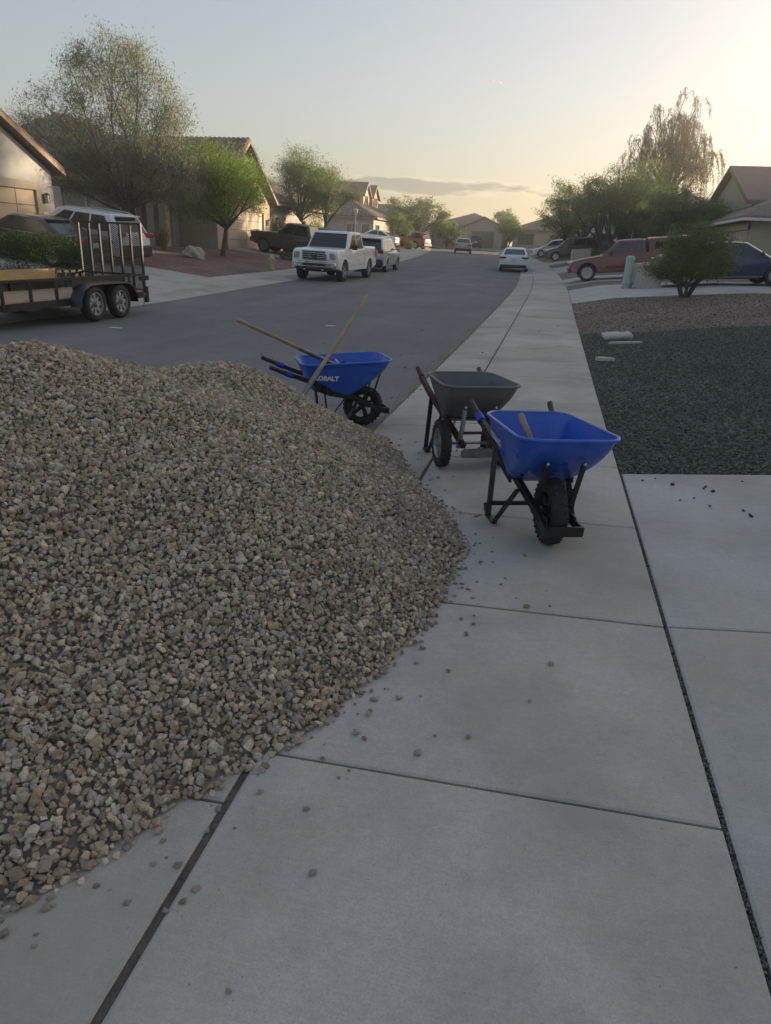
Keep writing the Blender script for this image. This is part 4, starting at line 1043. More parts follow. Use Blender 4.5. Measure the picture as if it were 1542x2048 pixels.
rp_ = vehicle('pickup_truck', 'dark red pickup with camper shell parked nose to the sidewalk', spec(PICK, L=5.1, W=1.75, wb=3.1, fo=.82, wr=.37, ww=.24, bottom=.36, belt=1.08, roof=1.64, cabin=(1.45, 2.1, 3.25, 3.35), doors=[(1.6, 2.75)], rim='alloy', glass=[(.05, .62, (.02, .1), (0, 0)), (.67, .95, (0, 0), (0, 0))],
        top=[(.08, .42), (.0, .6), (.02, .78), (.14, .88), (.5, .95), (1.55, 1.07), (3.0, 1.1), (3.42, 1.1), (3.45, 1.12), (5.06, 1.13), (5.1, 1.06), (5.1, .62), (5.04, .46)], hl=.78, hlh=.15, tl=.9, gz=.76, gh=.14, bump_mat='paint_red', bz=.52, mirror='paint_red', big_mirror=False, rear_glass=False), 'paint_red', 3.35, 36.6, R(181), scale=1.06)
cs = MB(); V = []; F = []
for x_ in (-2.52, -2.45, -.86, -.82):
    e = .04 if x_ in (-2.52, -.82) else 0
    V += [(x_, -.82 + e, 1.10), (x_, -.80 + e, 1.35), (x_, -.70 + e, 1.64 - e), (x_, -.4, 1.70 - e), (x_, .4, 1.70 - e), (x_, .70 - e, 1.64 - e), (x_, .80 - e, 1.35), (x_, .82 - e, 1.10)]
for j in range(3):
    for k in range(7): F.append((j * 8 + k, j * 8 + k + 1, j * 8 + 9 + k, j * 8 + 8 + k))
F += [tuple(range(8)), tuple(range(31, 23, -1))]
cs.add(V, F); shl = cs.build('camper_shell', 'paint_red', rp_, 30)
for sd in (-1, 1):
    w = MB(); w.prism([(-2.3, 1.2), (-1.05, 1.2), (-1.1, 1.5), (-2.25, 1.5)], 'y', sd * .775, sd * .812); w.build('side_window', 'glass', shl)
    am = MB(); am.box((2.5, sd * .66, .66), (.06, .26, .08), None, 0, .02); am.build('turn_signal', 'lamp_amber', rp_, 40)
vehicle('sedan', 'blue sedan with chrome sill trim parked behind the round bush', spec(SEDAN, belt_trim=True, sill_trim=True, wr=.35), 'paint_blue', 6.2, 29.4, R(4), scale=1.05)
vehicle('suv', 'dark maroon SUV in a driveway beyond the utility cabinet', spec(SUV, rails=None), 'paint_maroon', 1.4, 63.0, R(182))
vehicle('pickup_truck', 'steel blue pickup parked past the maroon SUV', spec(PICK), 'paint_steelblue', 3.9, 69.0, R(182))
vehicle('sedan', 'silver car nose showing past the maroon SUV at far right', spec(SEDAN), 'paint_silver', .0, 73.5, R(182))
vehicle('sedan', 'small beige car on the road at the far bend', spec(SEDAN, roof=1.5), 'paint_beige', -9.9, 79.5, R(97))
vehicle('suv', 'red SUV parked in a far driveway on the left', spec(SUV), 'paint_redlight', -16.2, 81.5, R(160))
vehicle('sedan', 'white car parked far left beside the small pale tree', spec(SEDAN), 'paint_white', -18.6, 75.4, R(178))
vehicle('sedan', 'white car tail beyond the red SUV far on the left', spec(SEDAN), 'paint_white2', -17.6, 86.0, R(178))
vehicle('suv', 'dark car parked in the driveway of the far end house', spec(SUV), 'paint_navy', -11.3, 103.6, R(100))
# ------------------------------------------------------------------ houses
def tile_proto():
    m = MB(); V = []; F = []; n = 4
    for y, dz in ((-.21, .03), (.21, .0)):
        for k in range(n + 1):
            a = math.pi * k / n; V.append((-.135 * math.cos(a), y, .075 * math.sin(a) + dz))
    for k in range(n): F.append((k, k + 1, n + 2 + k, n + 1 + k))
    F.append(tuple(range(n, -1, -1)))
    m.add(V, F); return m
_tp = tile_proto(); TILE_V = np.array(_tp.v); TILE_ME = _tp.mesh('tile'); TILE_ME.materials.append(MATS['tile'])
TILE_F = np.array([f for f in _tp.f if len(f) == 4])
def tile_plane(e0, e1, r1, r0, out):
    """tiles on the roof plane eave e0-e1, ridge r0-r1; appends (matrix) to out"""
    e0, e1, r0, r1 = map(Vector, (e0, e1, r0, r1)); u = (e1 - e0).normalized()
    n = u.cross(((r0 + r1) / 2 - (e0 + e1) / 2)).normalized(); 
    if n.z < 0: n = -n
    v = n.cross(u); 
    if v.z < 0: v = -v
    H_ = ((r0 - e0).dot(v)); rows = max(1, int(H_ / .36))
    for j in range(rows):
        t = (j + .5) / rows; a = e0.lerp(r0, t); b = e1.lerp(r1, t); L_ = (b - a).length; k = max(1, int(L_ / .285)); off = .14 * (j % 2) * 0
        for i in range(k):
            p = a.lerp(b, (i + .5) / k) + n * .015
            out.append(Matrix(((u.x, v.x, n.x, p.x), (u.y, v.y, n.y, p.y), (u.z, v.z, n.z, p.z), (0, 0, 0, 1))))
def finish_tiles(root, mats, n_single=0, mat='tile_field'):
    if not mats: return
    co = Vector((0, 0, 1.65)); mats.sort(key=lambda q: (q.translation - co).length)
    for q in mats[:n_single]:
        o = bpy.data.objects.new('roof_tile', TILE_ME); COL.objects.link(o); o.parent = root; o.matrix_local = q
    rest = mats[n_single:]
    A = np.array([np.array(q) for q in rest]); W = np.einsum('nij,vj->nvi', A[:, :3, :3], TILE_V) + A[:, None, :3, 3]
    F = (TILE_F[None] + (np.arange(len(rest)) * len(TILE_V))[:, None, None]).reshape(-1, 4)
    o = new_obj('roof_tiles', raw_mesh('roof_tiles', W.reshape(-1, 3), F, True), mat, root); o['kind'] = 'stuff'
def roof(root, x0, x1, y0, y1, z, pitch, kind, over=.45, tiles=None, mat='roof_far', th=.14, edge='trim_brown'):
    """kind: hip | gx (ridge along x) | gy (ridge along y). Deck slab plus fascia; collects tile matrices"""
    X0, X1, Y0, Y1 = x0 - over, x1 + over, y0 - over, y1 + over; k = math.tan(R(pitch)); zz = z - over * k * .0
    lx, ly = X1 - X0, Y1 - Y0
    if kind == 'hip':
        if lx >= ly: h = ly / 2 * k; ra = (X0 + ly / 2, (Y0 + Y1) / 2, zz + h); rb = (X1 - ly / 2, (Y0 + Y1) / 2, zz + h)
        else: h = lx / 2 * k; ra = ((X0 + X1) / 2, Y0 + lx / 2, zz + h); rb = ((X0 + X1) / 2, Y1 - lx / 2, zz + h)
    elif kind == 'gx': h = ly / 2 * k; ra = (X0, (Y0 + Y1) / 2, zz + h); rb = (X1, (Y0 + Y1) / 2, zz + h)
    else: h = lx / 2 * k; ra = ((X0 + X1) / 2, Y0, zz + h); rb = ((X0 + X1) / 2, Y1, zz + h)
    c = [(X0, Y0, zz), (X1, Y0, zz), (X1, Y1, zz), (X0, Y1, zz)]
    V = c + [ra, rb] + [(p[0], p[1], p[2] - th) for p in c] + [(ra[0], ra[1], ra[2] - th), (rb[0], rb[1], rb[2] - th)]
    if kind == 'gy' or (kind == 'hip' and ly > lx):
        planes = [(1, 2, 5, 4), (3, 0, 4, 5)]; ends = [(0, 1, 4), (2, 3, 5)]
    else:
        planes = [(0, 1, 5, 4), (2, 3, 4, 5)]; ends = [(3, 0, 4), (1, 2, 5)]
    F = list(planes) + (ends if kind == 'hip' else [])
    low = [tuple(i + 6 for i in reversed(f)) for f in F]
    rim = [(0, 6, 7, 1), (1, 7, 8, 2), (2, 8, 9, 3), (3, 9, 6, 0)]
    if kind == 'gx': rim = [(0, 6, 7, 1), (2, 8, 9, 3), (1, 7, 11, 5), (5, 11, 8, 2), (3, 9, 10, 4), (4, 10, 6, 0)]
    if kind == 'gy': rim = [(1, 7, 8, 2), (3, 9, 6, 0), (0, 6, 10, 4), (4, 10, 7, 1), (2, 8, 11, 5), (5, 11, 9, 3)]
    m = MB(); m.add(V, F + low + rim); ro = m.build('roof', mat, root)
    if tiles is not None:
        for f in planes: tile_plane(V[f[0]], V[f[1]], V[f[2]], V[f[3]], tiles)
        if kind == 'hip':
            for f in ends: tile_plane(V[f[0]], V[f[1]], V[f[2]], V[f[2]], tiles)
    # eave board
    def board(a, b):
        q = MB(); q.bar((a[0], a[1], a[2] - th - .02), (b[0], b[1], b[2] - th - .02), .05, .13); q.build('fascia', edge, ro)
    for f in rim:
        a, b = V[f[0]], V[f[3]]; board(a, b)
    return ra, rb
def wall_block(root, x0, x1, y0, y1, z0, z1, mat, gable=None, pitch=22):
    """stucco box; gable 'x+' etc. adds the triangular wall under a gable roof on both ends along that axis"""
    m = MB(); k = math.tan(R(pitch)); e = .0
    if gable == 'x':
        h = (y1 - y0) / 2 * k; m.prism([(y0, z0), (y1, z0), (y1, z1), ((y0 + y1) / 2, z1 + h), (y0, z1)], 'x', x0, x1)
    elif gable == 'y':
        h = (x1 - x0) / 2 * k; m.prism([(x0, z0), (x1, z0), (x1, z1), ((x0 + x1) / 2, z1 + h), (x0, z1)], 'y', y0, y1)
    else: m.box(((x0 + x1) / 2, (y0 + y1) / 2, (z0 + z1) / 2), (x1 - x0, y1 - y0, z1 - z0))
    return m.build('wall', mat, root)
def face_frame(axis, pos, sgn):
    """matrix mapping local (along, out, up) to a wall face: axis 'x' face at x=pos looking sgn*x"""
    if axis == 'x': return Matrix(((0, sgn, 0, pos), (1, 0, 0, 0), (0, 0, 1, 0), (0, 0, 0, 1)))
    return Matrix(((1, 0, 0, 0), (0, sgn, 0, pos), (0, 0, 1, 0), (0, 0, 0, 1)))
def window(root, fr, a0, a1, z0, z1, panes=2, frame='trim_white', trim=None):
    f = MB(); w = .06
    for c, s_ in (((a0 + a1) / 2, (a1 - a0 + 2 * w)),):
        f.box((c, .02, z0 - w / 2), (s_, .09, w), fr); f.box((c, .02, z1 + w / 2), (s_, .09, w), fr)
    f.box((a0 - w / 2, .02, (z0 + z1) / 2), (w, .09, z1 - z0), fr); f.box((a1 + w / 2, .02, (z0 + z1) / 2), (w, .09, z1 - z0), fr)
    fo = f.build('window_frame', frame, root)
    for i in range(panes):
        p0 = a0 + (a1 - a0) * i / panes + .012; p1 = a0 + (a1 - a0) * (i + 1) / panes - .012
        g = MB(); g.box(((p0 + p1) / 2, .012, (z0 + z1) / 2), (p1 - p0, .012, z1 - z0 - .02), fr); g.build('pane', 'house_glass', fo)
        if i:
            q = MB(); q.box((p0 - .012, .022, (z0 + z1) / 2), (.035, .04, z1 - z0), fr); q.build('mullion', frame, fo)
    if trim:
        t = MB(); t.box(((a0 + a1) / 2, .05, z1 + .2), (a1 - a0 + .5, .1, .22), fr); t.box(((a0 + a1) / 2, .05, z0 - .17), (a1 - a0 + .5, .1, .16), fr); t.build('window_trim', trim, root)
def garage(root, fr, a0, a1, z0, z1, mat, rows=4, cols=4, surround=None):
    d = MB(); d.box(((a0 + a1) / 2, .004, (z0 + z1) / 2), (a1 - a0, .02, z1 - z0), fr); dr = d.build('garage_door', 'garage_dark' if mat != 'garage_dark' else 'trim_brown', root)
    ph = (z1 - z0) / rows; pw = (a1 - a0) / cols
    for j in range(rows):
        for i in range(cols):
            p = MB(); p.box((a0 + (i + .5) * pw, .022, z0 + (j + .5) * ph), (pw - .03, .022, ph - .03), fr, 0, .008); p.build('door_panel', mat, dr)
    if surround:
        s = MB(); s.box((a0 - .14, .06, (z0 + z1) / 2 + .1), (.26, .14, z1 - z0 + .2), fr); s.build('door_jamb', surround, root)
        s = MB(); s.box((a1 + .14, .06, (z0 + z1) / 2 + .1), (.26, .14, z1 - z0 + .2), fr); s.build('door_jamb', surround, root)
        s = MB(); s.box(((a0 + a1) / 2, .063, z1 + .16), (a1 - a0 + .54, .145, .3), fr); s.build('door_header', surround, root)
def wall_lamp(root, fr, a, z):
    l = MB(); l.box((a, .06, z), (.06, .12, .05), fr); l.box((a, .13, z + .13), (.2, .2, .03), fr, 0, .01); l.lathe([(.02, .2), (.09, .15), (.1, .14)], 8, fr @ Matrix.Translation((a, .13, z)))
    for dx in (-.075, .075):
        for dy in (-.075, .075): l.bar((a + dx, .13 + dy, z - .16), (a + dx, .13 + dy, z + .13), .014, .014, fr)
    l.box((a, .13, z - .17), (.17, .17, .025), fr); lo = l.build('wall_lamp', 'black_steel', root)
    g = MB(); g.box((a, .13, z - .02), (.13, .13, .25), fr); g.build('lamp_pane', 'lamp_glass', lo)

# house at the far left: gable garage front facing the street
Z = 0.72
h = thing('house', 'grey stucco house with gable garage front at far left behind the black sedan', 'house', (-26, 21, Z))
h.location = (0, 0, 0)
tl = []
wall_block(h, -34, -20.3, 14.9, 26.9, Z - 1, 3.75, 'stucco_grey', 'x', 27)
roof(h, -34, -20.3, 14.9, 26.9, 3.75 + .12, 27, 'gx', .38, tl, 'roof_far')
wall_block(h, -33, -20.9, 26.9, 28.2, Z - 1, 3.3, 'stucco_grey')
fr = face_frame('x', -20.3, 1)
garage(h, fr, 17.2, 25.75, Z + .05, 3.0, 'garage_tan', 4, 8, 'stucco_sand')
wall_lamp(h, fr, 26.32, 2.75)
nb = MB(); nb.box((26.32, .012, 2.15), (.30, .02, .2), fr); nb.build('number_plaque', 'trim_white', h)
finish_tiles(h, tl, 0, 'tile_field')

# second house on the left, big tiled roof, garage lit by the sun
h = thing('house', 'large tan stucco house with tiled roof behind the bronze pickup', 'house')
tl = []; Z = 1.0
wall_block(h, -30.5, -18.3, 37.6, 45.2, Z - 1.2, 3.85, 'stucco_tan', 'x', 36)
roof(h, -30.5, -18.3, 37.6, 45.2, 3.85 + .0, 36, 'gx', .42, tl)
wall_block(h, -36.0, -24.4, 35.4, 50, Z - 1.2, 3.8, 'stucco_grey')
roof(h, -36.0, -24.4, 35.4, 50, 3.95, 33, 'hip', .5, tl)
wall_block(h, -24.4, -20.6, 36.9, 38.4, Z - 1.2, 3.6, 'stucco_grey')
fr = face_frame('x', -18.3, 1)
garage(h, fr, 38.9, 43.9, Z - .02, 3.1, 'garage_tan', 4, 4, 'stucco_tan')
wall_lamp(h, fr, 44.7, 2.6)
lv = MB(); lv.box((41.4, .02, 5.2), (.55, .05, .7), fr); lv.build('gable_vent', 'trim_brown', h)
fs = face_frame('y', 36.9, -1)
window(h, fs, -23.6, -22.75, Z + .45, Z + 2.3, 2, 'trim_white')
d = MB(); d.box((-21.9, .01, Z + 1.1), (.95, .05, 2.3), fs); d.build('front_door', 'trim_brown', h)
for x in (-21.2, -20.5):
    p = MB(); p.box((x, 35.9, Z + 1.1), (.42, .42, 4.0)); p.build('porch_pillar', 'stucco_sand', h)
pr = MB(); pr.box((-21.4, 36.3, 3.3), (2.6, 1.2, .3)); pr.build('porch_beam', 'stucco_sand', h)
ds_ = MB(); ds_.tube((-24.7, 35.34, Z - .2), (-24.7, 35.34, 3.7), .05, .05, 8); ds_.build('downpipe', 'trim_white', h)
fs2 = face_frame('y', 35.4, -1)
window(h, fs2, -27.6, -26.2, Z + .8, Z + 2.2, 2)
finish_tiles(h, tl, 300)

# third house on the left: low hip roof, stone veneer round the garage
h = thing('house', 'grey house with low hip roof and stone veneer past the bronze pickup', 'house')
tl = []; Z = 1.35
wall_block(h, -33, -20.2, 50.2, 62.5, Z - 1.2, 3.95, 'stucco_grey')
roof(h, -33, -20.2, 50.2, 62.5, 4.1, 22, 'hip', .55, tl)
wall_block(h, -36, -24, 55, 68, Z - 1.2, 5.2, 'stucco_grey'); roof(h, -36, -24, 55, 68, 5.3, 24, 'hip', .5, tl)
fr = face_frame('x', -20.2, 1)
for j in range(9):
    for i in range(22):
        a = 50.35 + i * .55 + (j % 2) * .27
        if (51.3 < a < 56.9 and j < 7) or a > 62: continue
        b = MB(); b.box((a, .03, Z + .1 + j * .3), (.5, .06, .26), fr, 0, .02); b.build('stone', 'stone_veneer', h)
garage(h, fr, 51.6, 56.6, Z, 3.2, 'garage_dark', 4, 4); wall_lamp(h, fr, 51.15, 2.9); wall_lamp(h, fr, 57.05, 2.9)
finish_tiles(h, tl, 0, 'tile_grey')

# two-storey house with twin sunlit gables
h = thing('house', 'two-storey house with twin narrow gables above a low front roof', 'house')
tl = []; Z = 1.55
wall_block(h, -32, -19.6, 78, 92, Z - 1.5, 4.15, 'stucco_grey'); roof(h, -32, -19.6, 78, 92, 4.35, 24, 'hip', .5, tl, 'roof_far')
wall_block(h, -31, -23.2, 82.6, 94, 4.0, 6.6, 'stucco_tan'); roof(h, -31, -23.2, 82.6, 94, 6.7, 22, 'hip', .4, tl, 'roof_far')
for y0, y1 in ((82.4, 85.2), (86.6, 89.4)):
    wall_block(h, -24, -22.0, y0, y1, 4.2, 6.75, 'stucco_tan', 'x', 40); roof(h, -26, -22.0, y0, y1, 6.8, 40, 'gx', .25, None, 'roof_far')
    fr = face_frame('x', -22.0, 1); window(h, fr, (y0 + y1) / 2 - .55, (y0 + y1) / 2 + .55, 5.1, 6.7, 2, 'trim_brown', None)
    fs = face_frame('y', y0, -1); window(h, fs, -23.4, -22.5, 5.1, 6.6, 2, 'trim_brown')
fr = face_frame('y', 78, -1); window(h, fr, -22.6, -21.4, 2.3, 3.6, 2); window(h, fr, -20.9, -20.0, 2.3, 3.6, 1)
fr = face_frame('x', -19.6, 1); window(h, fr, 79.0, 80.6, 2.2, 3.6, 2); garage(h, fr, 83, 88, Z, 3.7, 'garage_dark', 4, 4)
finish_tiles(h, tl, 0, 'tile_grey')
# further left and at the end of the street
h = thing('house', 'low house with broad hip roof behind the big trees left of the bend', 'house')
wall_block(h, -38, -18.5, 103, 116, .6, 4.9, 'stucco_sand'); roof(h, -38, -18.5, 103, 116, 5.0, 18, 'hip', .5, None)
fr = face_frame('y', 103, -1); window(h, fr, -27, -25, 2.8, 4.2, 2); window(h, fr, -22, -20, 2.8, 4.2, 2)
h = thing('house', 'end of street house with dark garage door and gabled front', 'house')
wall_block(h, -18.2, -7.7, 110, 122, .6, 4.7, 'stucco_sand'); roof(h, -18.2, -7.7, 110, 122, 4.8, 19, 'hip', .5, None)
wall_block(h, -13.3, -7.9, 107.5, 111, .6, 4.6, 'stucco_sand', 'y', 24); roof(h, -13.3, -7.9, 107.5, 113, 4.7, 24, 'gy', .35, None)
fr = face_frame('y', 107.5, -1); garage(h, fr, -12.2, -9.0, 1.85, 4.05, 'garage_dark', 4, 4)
h = thing('house', 'end of street house with wide window and roof solar panels', 'house')
wall_block(h, -6.4, 8.5, 109, 121, .6, 4.5, 'stucco_sand'); roof(h, -6.4, 8.5, 109, 121, 4.6, 21, 'hip', .5, None)
fr = face_frame('y', 109, -1); window(h, fr, -5.6, -3.4, 2.6, 4.0, 2, 'trim_brown'); window(h, fr, 1, 3, 2.6, 4.0, 2, 'trim_brown')
for i in range(3):
    sp_ = MB(); M_ = Matrix.Translation((-2.2 + i * 1.15, 111.0, 5.65)) @ Matrix.Rotation(R(21), 4, 'X'); sp_.box((0, 0, 0), (1.1, 1.9, .05), M_); sp_.build('solar_panel', 'glass', h)
# right side of the street
h = thing('house', 'house at the right edge with wide garage front behind the blue sedan', 'house')
Z = .95
wall_block(h, 9.15, 22, 39.4, 52, Z - 1.2, 3.62, 'stucco_olive')
roof(h, 9.15, 22, 39.4, 52, 3.75, 26, 'hip', .6, None, edge='trim_white')
wall_block(h, 10.2, 26, 45.0, 57.0, Z - 1.2, 4.75, 'stucco_olive', 'x', 20); roof(h, 10.2, 26, 45.0, 57.0, 4.85, 20, 'gx', .4, None)
fr = face_frame('x', 9.15, -1); garage(h, fr, 40.0, 45.2, Z, 3.15, 'garage_tan', 4, 4, 'stucco_olive')
fs = face_frame('y', 39.4, -1); window(h, fs, 11, 12.4, 2.0, 3.2, 2)
h = thing('house', 'house just outside the right edge whose driveway holds the blue sedan', 'house')
wall_block(h, 11.0, 25, 20.9, 36.0, -.3, 3.7, 'stucco_sand'); roof(h, 11.0, 25, 20.9, 36.0, 3.8, 28, 'hip', .5, None)
fr = face_frame('x', 11.0, -1); garage(h, fr, 25.2, 30.6, .95, 3.2, 'garage_tan', 4, 4, 'stucco_sand')
h = thing('house', 'near house outside the frame at right, up the near driveway', 'house')
wall_block(h, 10.8, 26, -6, 19.6, -.3, 3.6, 'stucco_sand'); roof(h, 10.8, 26, -6, 19.6, 3.7, 26, 'hip', .5, None)
fr = face_frame('x', 10.8, -1); garage(h, fr, -2.2, 4.4, .85, 3.1, 'garage_tan', 4, 4, 'stucco_sand'); window(h, fr, 10, 12, 1.6, 3.0, 2)
h = thing('house', 'pale tan house beyond the red pickup under spreading trees', 'house')
wall_block(h, 8.6, 22, 60.5, 72, -.3, 4.6, 'stucco_tan'); roof(h, 8.6, 22, 60.5, 72, 4.7, 22, 'hip', .5, None)
fr = face_frame('x', 8.6, -1); garage(h, fr, 61.4, 66.0, 1.35, 3.8, 'garage_white', 4, 4, 'stucco_tan'); window(h, fr, 68, 70, 2.4, 3.9, 2)
fs = face_frame('y', 60.5, -1); window(h, fs, 10, 11.6, 2.4, 3.9, 2)
h = thing('house', 'tan house half hidden at the far right of the bend', 'house')
wall_block(h, 4.5, 20, 76, 92, -.3, 4.9, 'stucco_sand'); roof(h, 4.5, 20, 76, 92, 5.0, 21, 'hip', .5, None)
fs = face_frame('y', 76, -1); window(h, fs, 6, 8, 2.9, 4.2, 2)

# ------------------------------------------------------------------ trees
def leaves_mesh(name, P, size, asp=.45, droop=0.0, rnd=.3):
    """one small folded leaf face per point; droop turns leaves to hang"""
    n = len(P); d = RNG.normal(size=(n, 3)); d[:, 2] -= droop * 2.2; d /= np.linalg.norm(d, axis=1)[:, None]
    w = np.cross(d, RNG.normal(size=(n, 3))); w /= np.linalg.norm(w, axis=1)[:, None] + 1e-9
    s = size * np.exp(RNG.normal(0, rnd, n))[:, None]
    a = P - d * s * .5; b = P + d * s * .5; m = P + w * s * asp * .5; q = P - w * s * asp * .5
    V = np.stack([a, m, b, q], 1).reshape(-1, 3); F = np.arange(4 * n).reshape(-1, 4)
    return raw_mesh(name, V, F)
def bend(a, b, k, sag=0.0, n=5):
    a, b = Vector(a), Vector(b); o = Vector((random.uniform(-1, 1), random.uniform(-1, 1), random.uniform(-.3, 1))) * k * (b - a).length
    return [a.lerp(b, t) + o * math.sin(math.pi * t) - Vector((0, 0, sag * t * t)) for t in [i / (n - 1) for i in range(n)]]
def tree(name, label, base, height, blobs, n_leaf, size, leaf, bark='bark', trunk_r=.14, fork=.28, stems=1, droop=.0, spread=.33, asp=.45, cat='tree', group=None, twigs=7, lean=(0, 0), shell=.5):
    """blobs: list of (dx, dy, z, rx, rz) crown masses relative to the base; each fed by its own limb"""
    root = thing(name, label, cat, base, 0, group)
    br = MB(); pts = []; tot = sum(b[3] * b[3] * b[4] for b in blobs)
    forks = []
    for s in range(stems):
        a = 2 * math.pi * s / max(1, stems) + .5; r0 = .0 if stems == 1 else trunk_r * 1.6
        p0 = Vector((math.cos(a) * r0, math.sin(a) * r0, -.05)); sp = .06 if stems == 1 else .2
        p1 = Vector((math.cos(a) * height * sp * .7 + lean[0], math.sin(a) * height * sp * .7 + lean[1], height * fork * random.uniform(.9, 1.1)))
        path = bend(p0, p1, .06); br.path(path, [trunk_r * (1.25 if i == 0 else 1 - .09 * i) for i in range(len(path))], 9); forks.append(p1)
    for bi, (dx, dy, z, rx, rz) in enumerate(blobs):
        c = Vector((dx, dy, z)); f = min(forks, key=lambda q: (q - c).length)
        st = f - Vector((0, 0, random.uniform(0, .15) * height * fork)); en = c - Vector((0, 0, rz * .35))
        limb = bend(st, en, .1); br.path(limb, [trunk_r * .5 * (1 - .19 * i) for i in range(5)], 7)
        k = max(60, int(n_leaf * rx * rx * rz / tot)); nt = max(4, int(twigs * (.6 + rx * .3)))
        ends = []
        for t in range(nt):
            v = Vector(RNG.normal(size=3)); v.normalize(); e = c + Vector((v.x * rx, v.y * rx, v.z * rz)) * random.uniform(.65, 1.0)
            s0 = limb[random.choice((2, 3, 4))]
            tw = bend(s0, e, .14, droop * rz * .5); br.path(tw, [trunk_r * .085 * (1 - .2 * i) + .0025 for i in range(5)], 4, False); ends.append(tw)
        # leaves hug the outer part of the twigs, so the crown keeps gaps
        T = np.array([[p[:] for p in tw] for tw in ends]); wh = RNG.integers(0, nt, k); tt = 1 - RNG.random(k) ** 1.6 * .8
        fi = tt * 4; i0 = np.minimum(fi.astype(int), 3); fr_ = (fi - i0)[:, None]
        P = T[wh, i0] * (1 - fr_) + T[wh, i0 + 1] * fr_
        P = P + np.clip(RNG.normal(size=(k, 3)), -1.6, 1.6) * np.array([rx, rx, rz * .8]) * spread * RNG.random((k, 1)) ** .5
        if droop: P[:, 2] -= np.abs(RNG.normal(0, droop * .5, k)) * rz
        pts.append(P)
    tr = br.build('trunk', bark, root, 60)
    P = np.vstack(pts)
    new_obj('crown', leaves_mesh('crown', P, size, asp, droop), leaf, root)
    return root
def blobset(n, rx, rz, cz, r, seed, flat=.8, hollow=.35):
    """n crown masses filling an ellipsoid of half-width rx and half-height rz centred at height cz"""
    rg = random.Random(seed); out = []
    for i in range(n):
        z = 1 - 2 * (i + .5) / n; a = i * 2.39996 + rg.uniform(-.4, .4); q = math.sqrt(max(0, 1 - z * z)); k = rg.uniform(hollow + .25, .9) if i % 3 else rg.uniform(.1, hollow + .2)
        rr = r * rg.uniform(.7, 1.25); out.append((q * math.cos(a) * rx * k, q * math.sin(a) * rx * k, cz + z * rz * k, rr, rr * flat))
    return out
def at(x, y): return (x, y, tz(x, y))
# feathery grey-green acacia by the far left house
B = [(-.6, 0, 8.0, 1.1, 1.0), (.4, .4, 8.5, 1.1, 1.0), (1.5, -.3, 7.5, 1.2, 1.2), (-1.6, .3, 7.3, 1.1, .9), (2.3, .4, 6.3, 1.1, 1.2), (-2.8, -.3, 6.2, 1.1, .8), (-3.9, .2, 5.4, 1.1, .9), (-2.3, .8, 5.0, 1.1, 1.0), (2.9, .2, 4.9, 1.1, 1.2), (.2, .9, 6.2, 1.2, 1.1), (-.5, -1.0, 5.0, 1.3, 1.1), (1.4, -1.0, 4.7, 1.3, 1.2), (2.3, -.8, 3.6, 1.1, .9), (.5, .8, 4.0, 1.4, 1.0), (-1.5, -.6, 3.9, 1.2, .8), (3.2, .1, 3.7, .9, .8), (-3.2, 0, 3.9, 1.0, .7), (-.2, -.4, 3.2, 1.2, .6), (1.2, 0, 3.0, 1.1, .6), (-1.0, .3, 2.7, 1.1, .6), (2.2, .3, 2.7, 1.0, .6), (3.0, .5, 2.8, .9, .6), (.4, .5, 2.6, 1.0, .5), (-2.4, .2, 3.0, 1.0, .6)]
B = [(a * 1.12, b, c, d * 1.06, e) for a, b, c, d, e in B]
tree('acacia_tree', 'tall feathery grey-green tree in front of the tan house at left', (-20.1, 31.1, tz(-20.1, 31.1)), 9, B, 105000, .1, 'leaf_acacia', trunk_r=.12, fork=.2, droop=.5, asp=.24, twigs=18, spread=.36)
tree('mesquite_tree', 'dense bright green tree in the red gravel yard by the garage', (-16.4, 34.2, tz(-16.4, 34.2)), 5.2, blobset(24, 2.55, 1.85, 3.45, 1.0, 3, .75), 65000, .07, 'leaf_green', trunk_r=.13, fork=.28, asp=.4, twigs=13, droop=.12, spread=.42)
tree('palo_verde_tree', 'airy pale green tree rising behind the white pickup', (-18.3, 54.0, tz(-18.3, 54.0)), 7.0, blobset(24, 3.35, 2.5, 4.3, 1.1, 5, .75), 48000, .095, 'leaf_palo', 'bark_green', .15, .26, stems=2, asp=.35, twigs=14, spread=.42)
tree('small_tree', 'small pale feathery tree by the white cars far on the left', (-16.9, 78.0, tz(-16.9, 78.0)), 4.2, blobset(10, 1.55, 1.3, 2.7, .8, 6), 5000, .14, 'leaf_palo', 'bark_green', .07, .3, asp=.35, droop=.3)
tree('shade_tree', 'broad green tree beyond the red SUV on the left', (-17.4, 90.5, tz(-17.4, 90.5)), 6.3, blobset(24, 4.4, 2.3, 3.7, 1.5, 8, .7), 26000, .16, 'leaf_olive', trunk_r=.16, fork=.2)
tree('shade_tree', 'rounded green tree at the bend beside the end house', (-13.9, 94.5, tz(-13.9, 94.5)), 4.6, blobset(12, 2.2, 1.8, 2.4, 1.1, 9), 7000, .19, 'leaf_dark', trunk_r=.12, fork=.2)
tree('shade_tree', 'dark tree standing between the two end houses', (-6.6, 104, tz(-6.6, 104)), 4.6, blobset(12, 2.4, 1.7, 2.8, 1.1, 10), 6000, .2, 'leaf_olive', trunk_r=.12, fork=.2)
tree('backyard_tree', 'small tree top showing over the end house roofs', (-9.0, 125, tz(-9, 125)), 6.3, blobset(8, 2.0, 1.4, 4.6, 1.0, 12), 4000, .22, 'leaf_olive', trunk_r=.12, fork=.3)
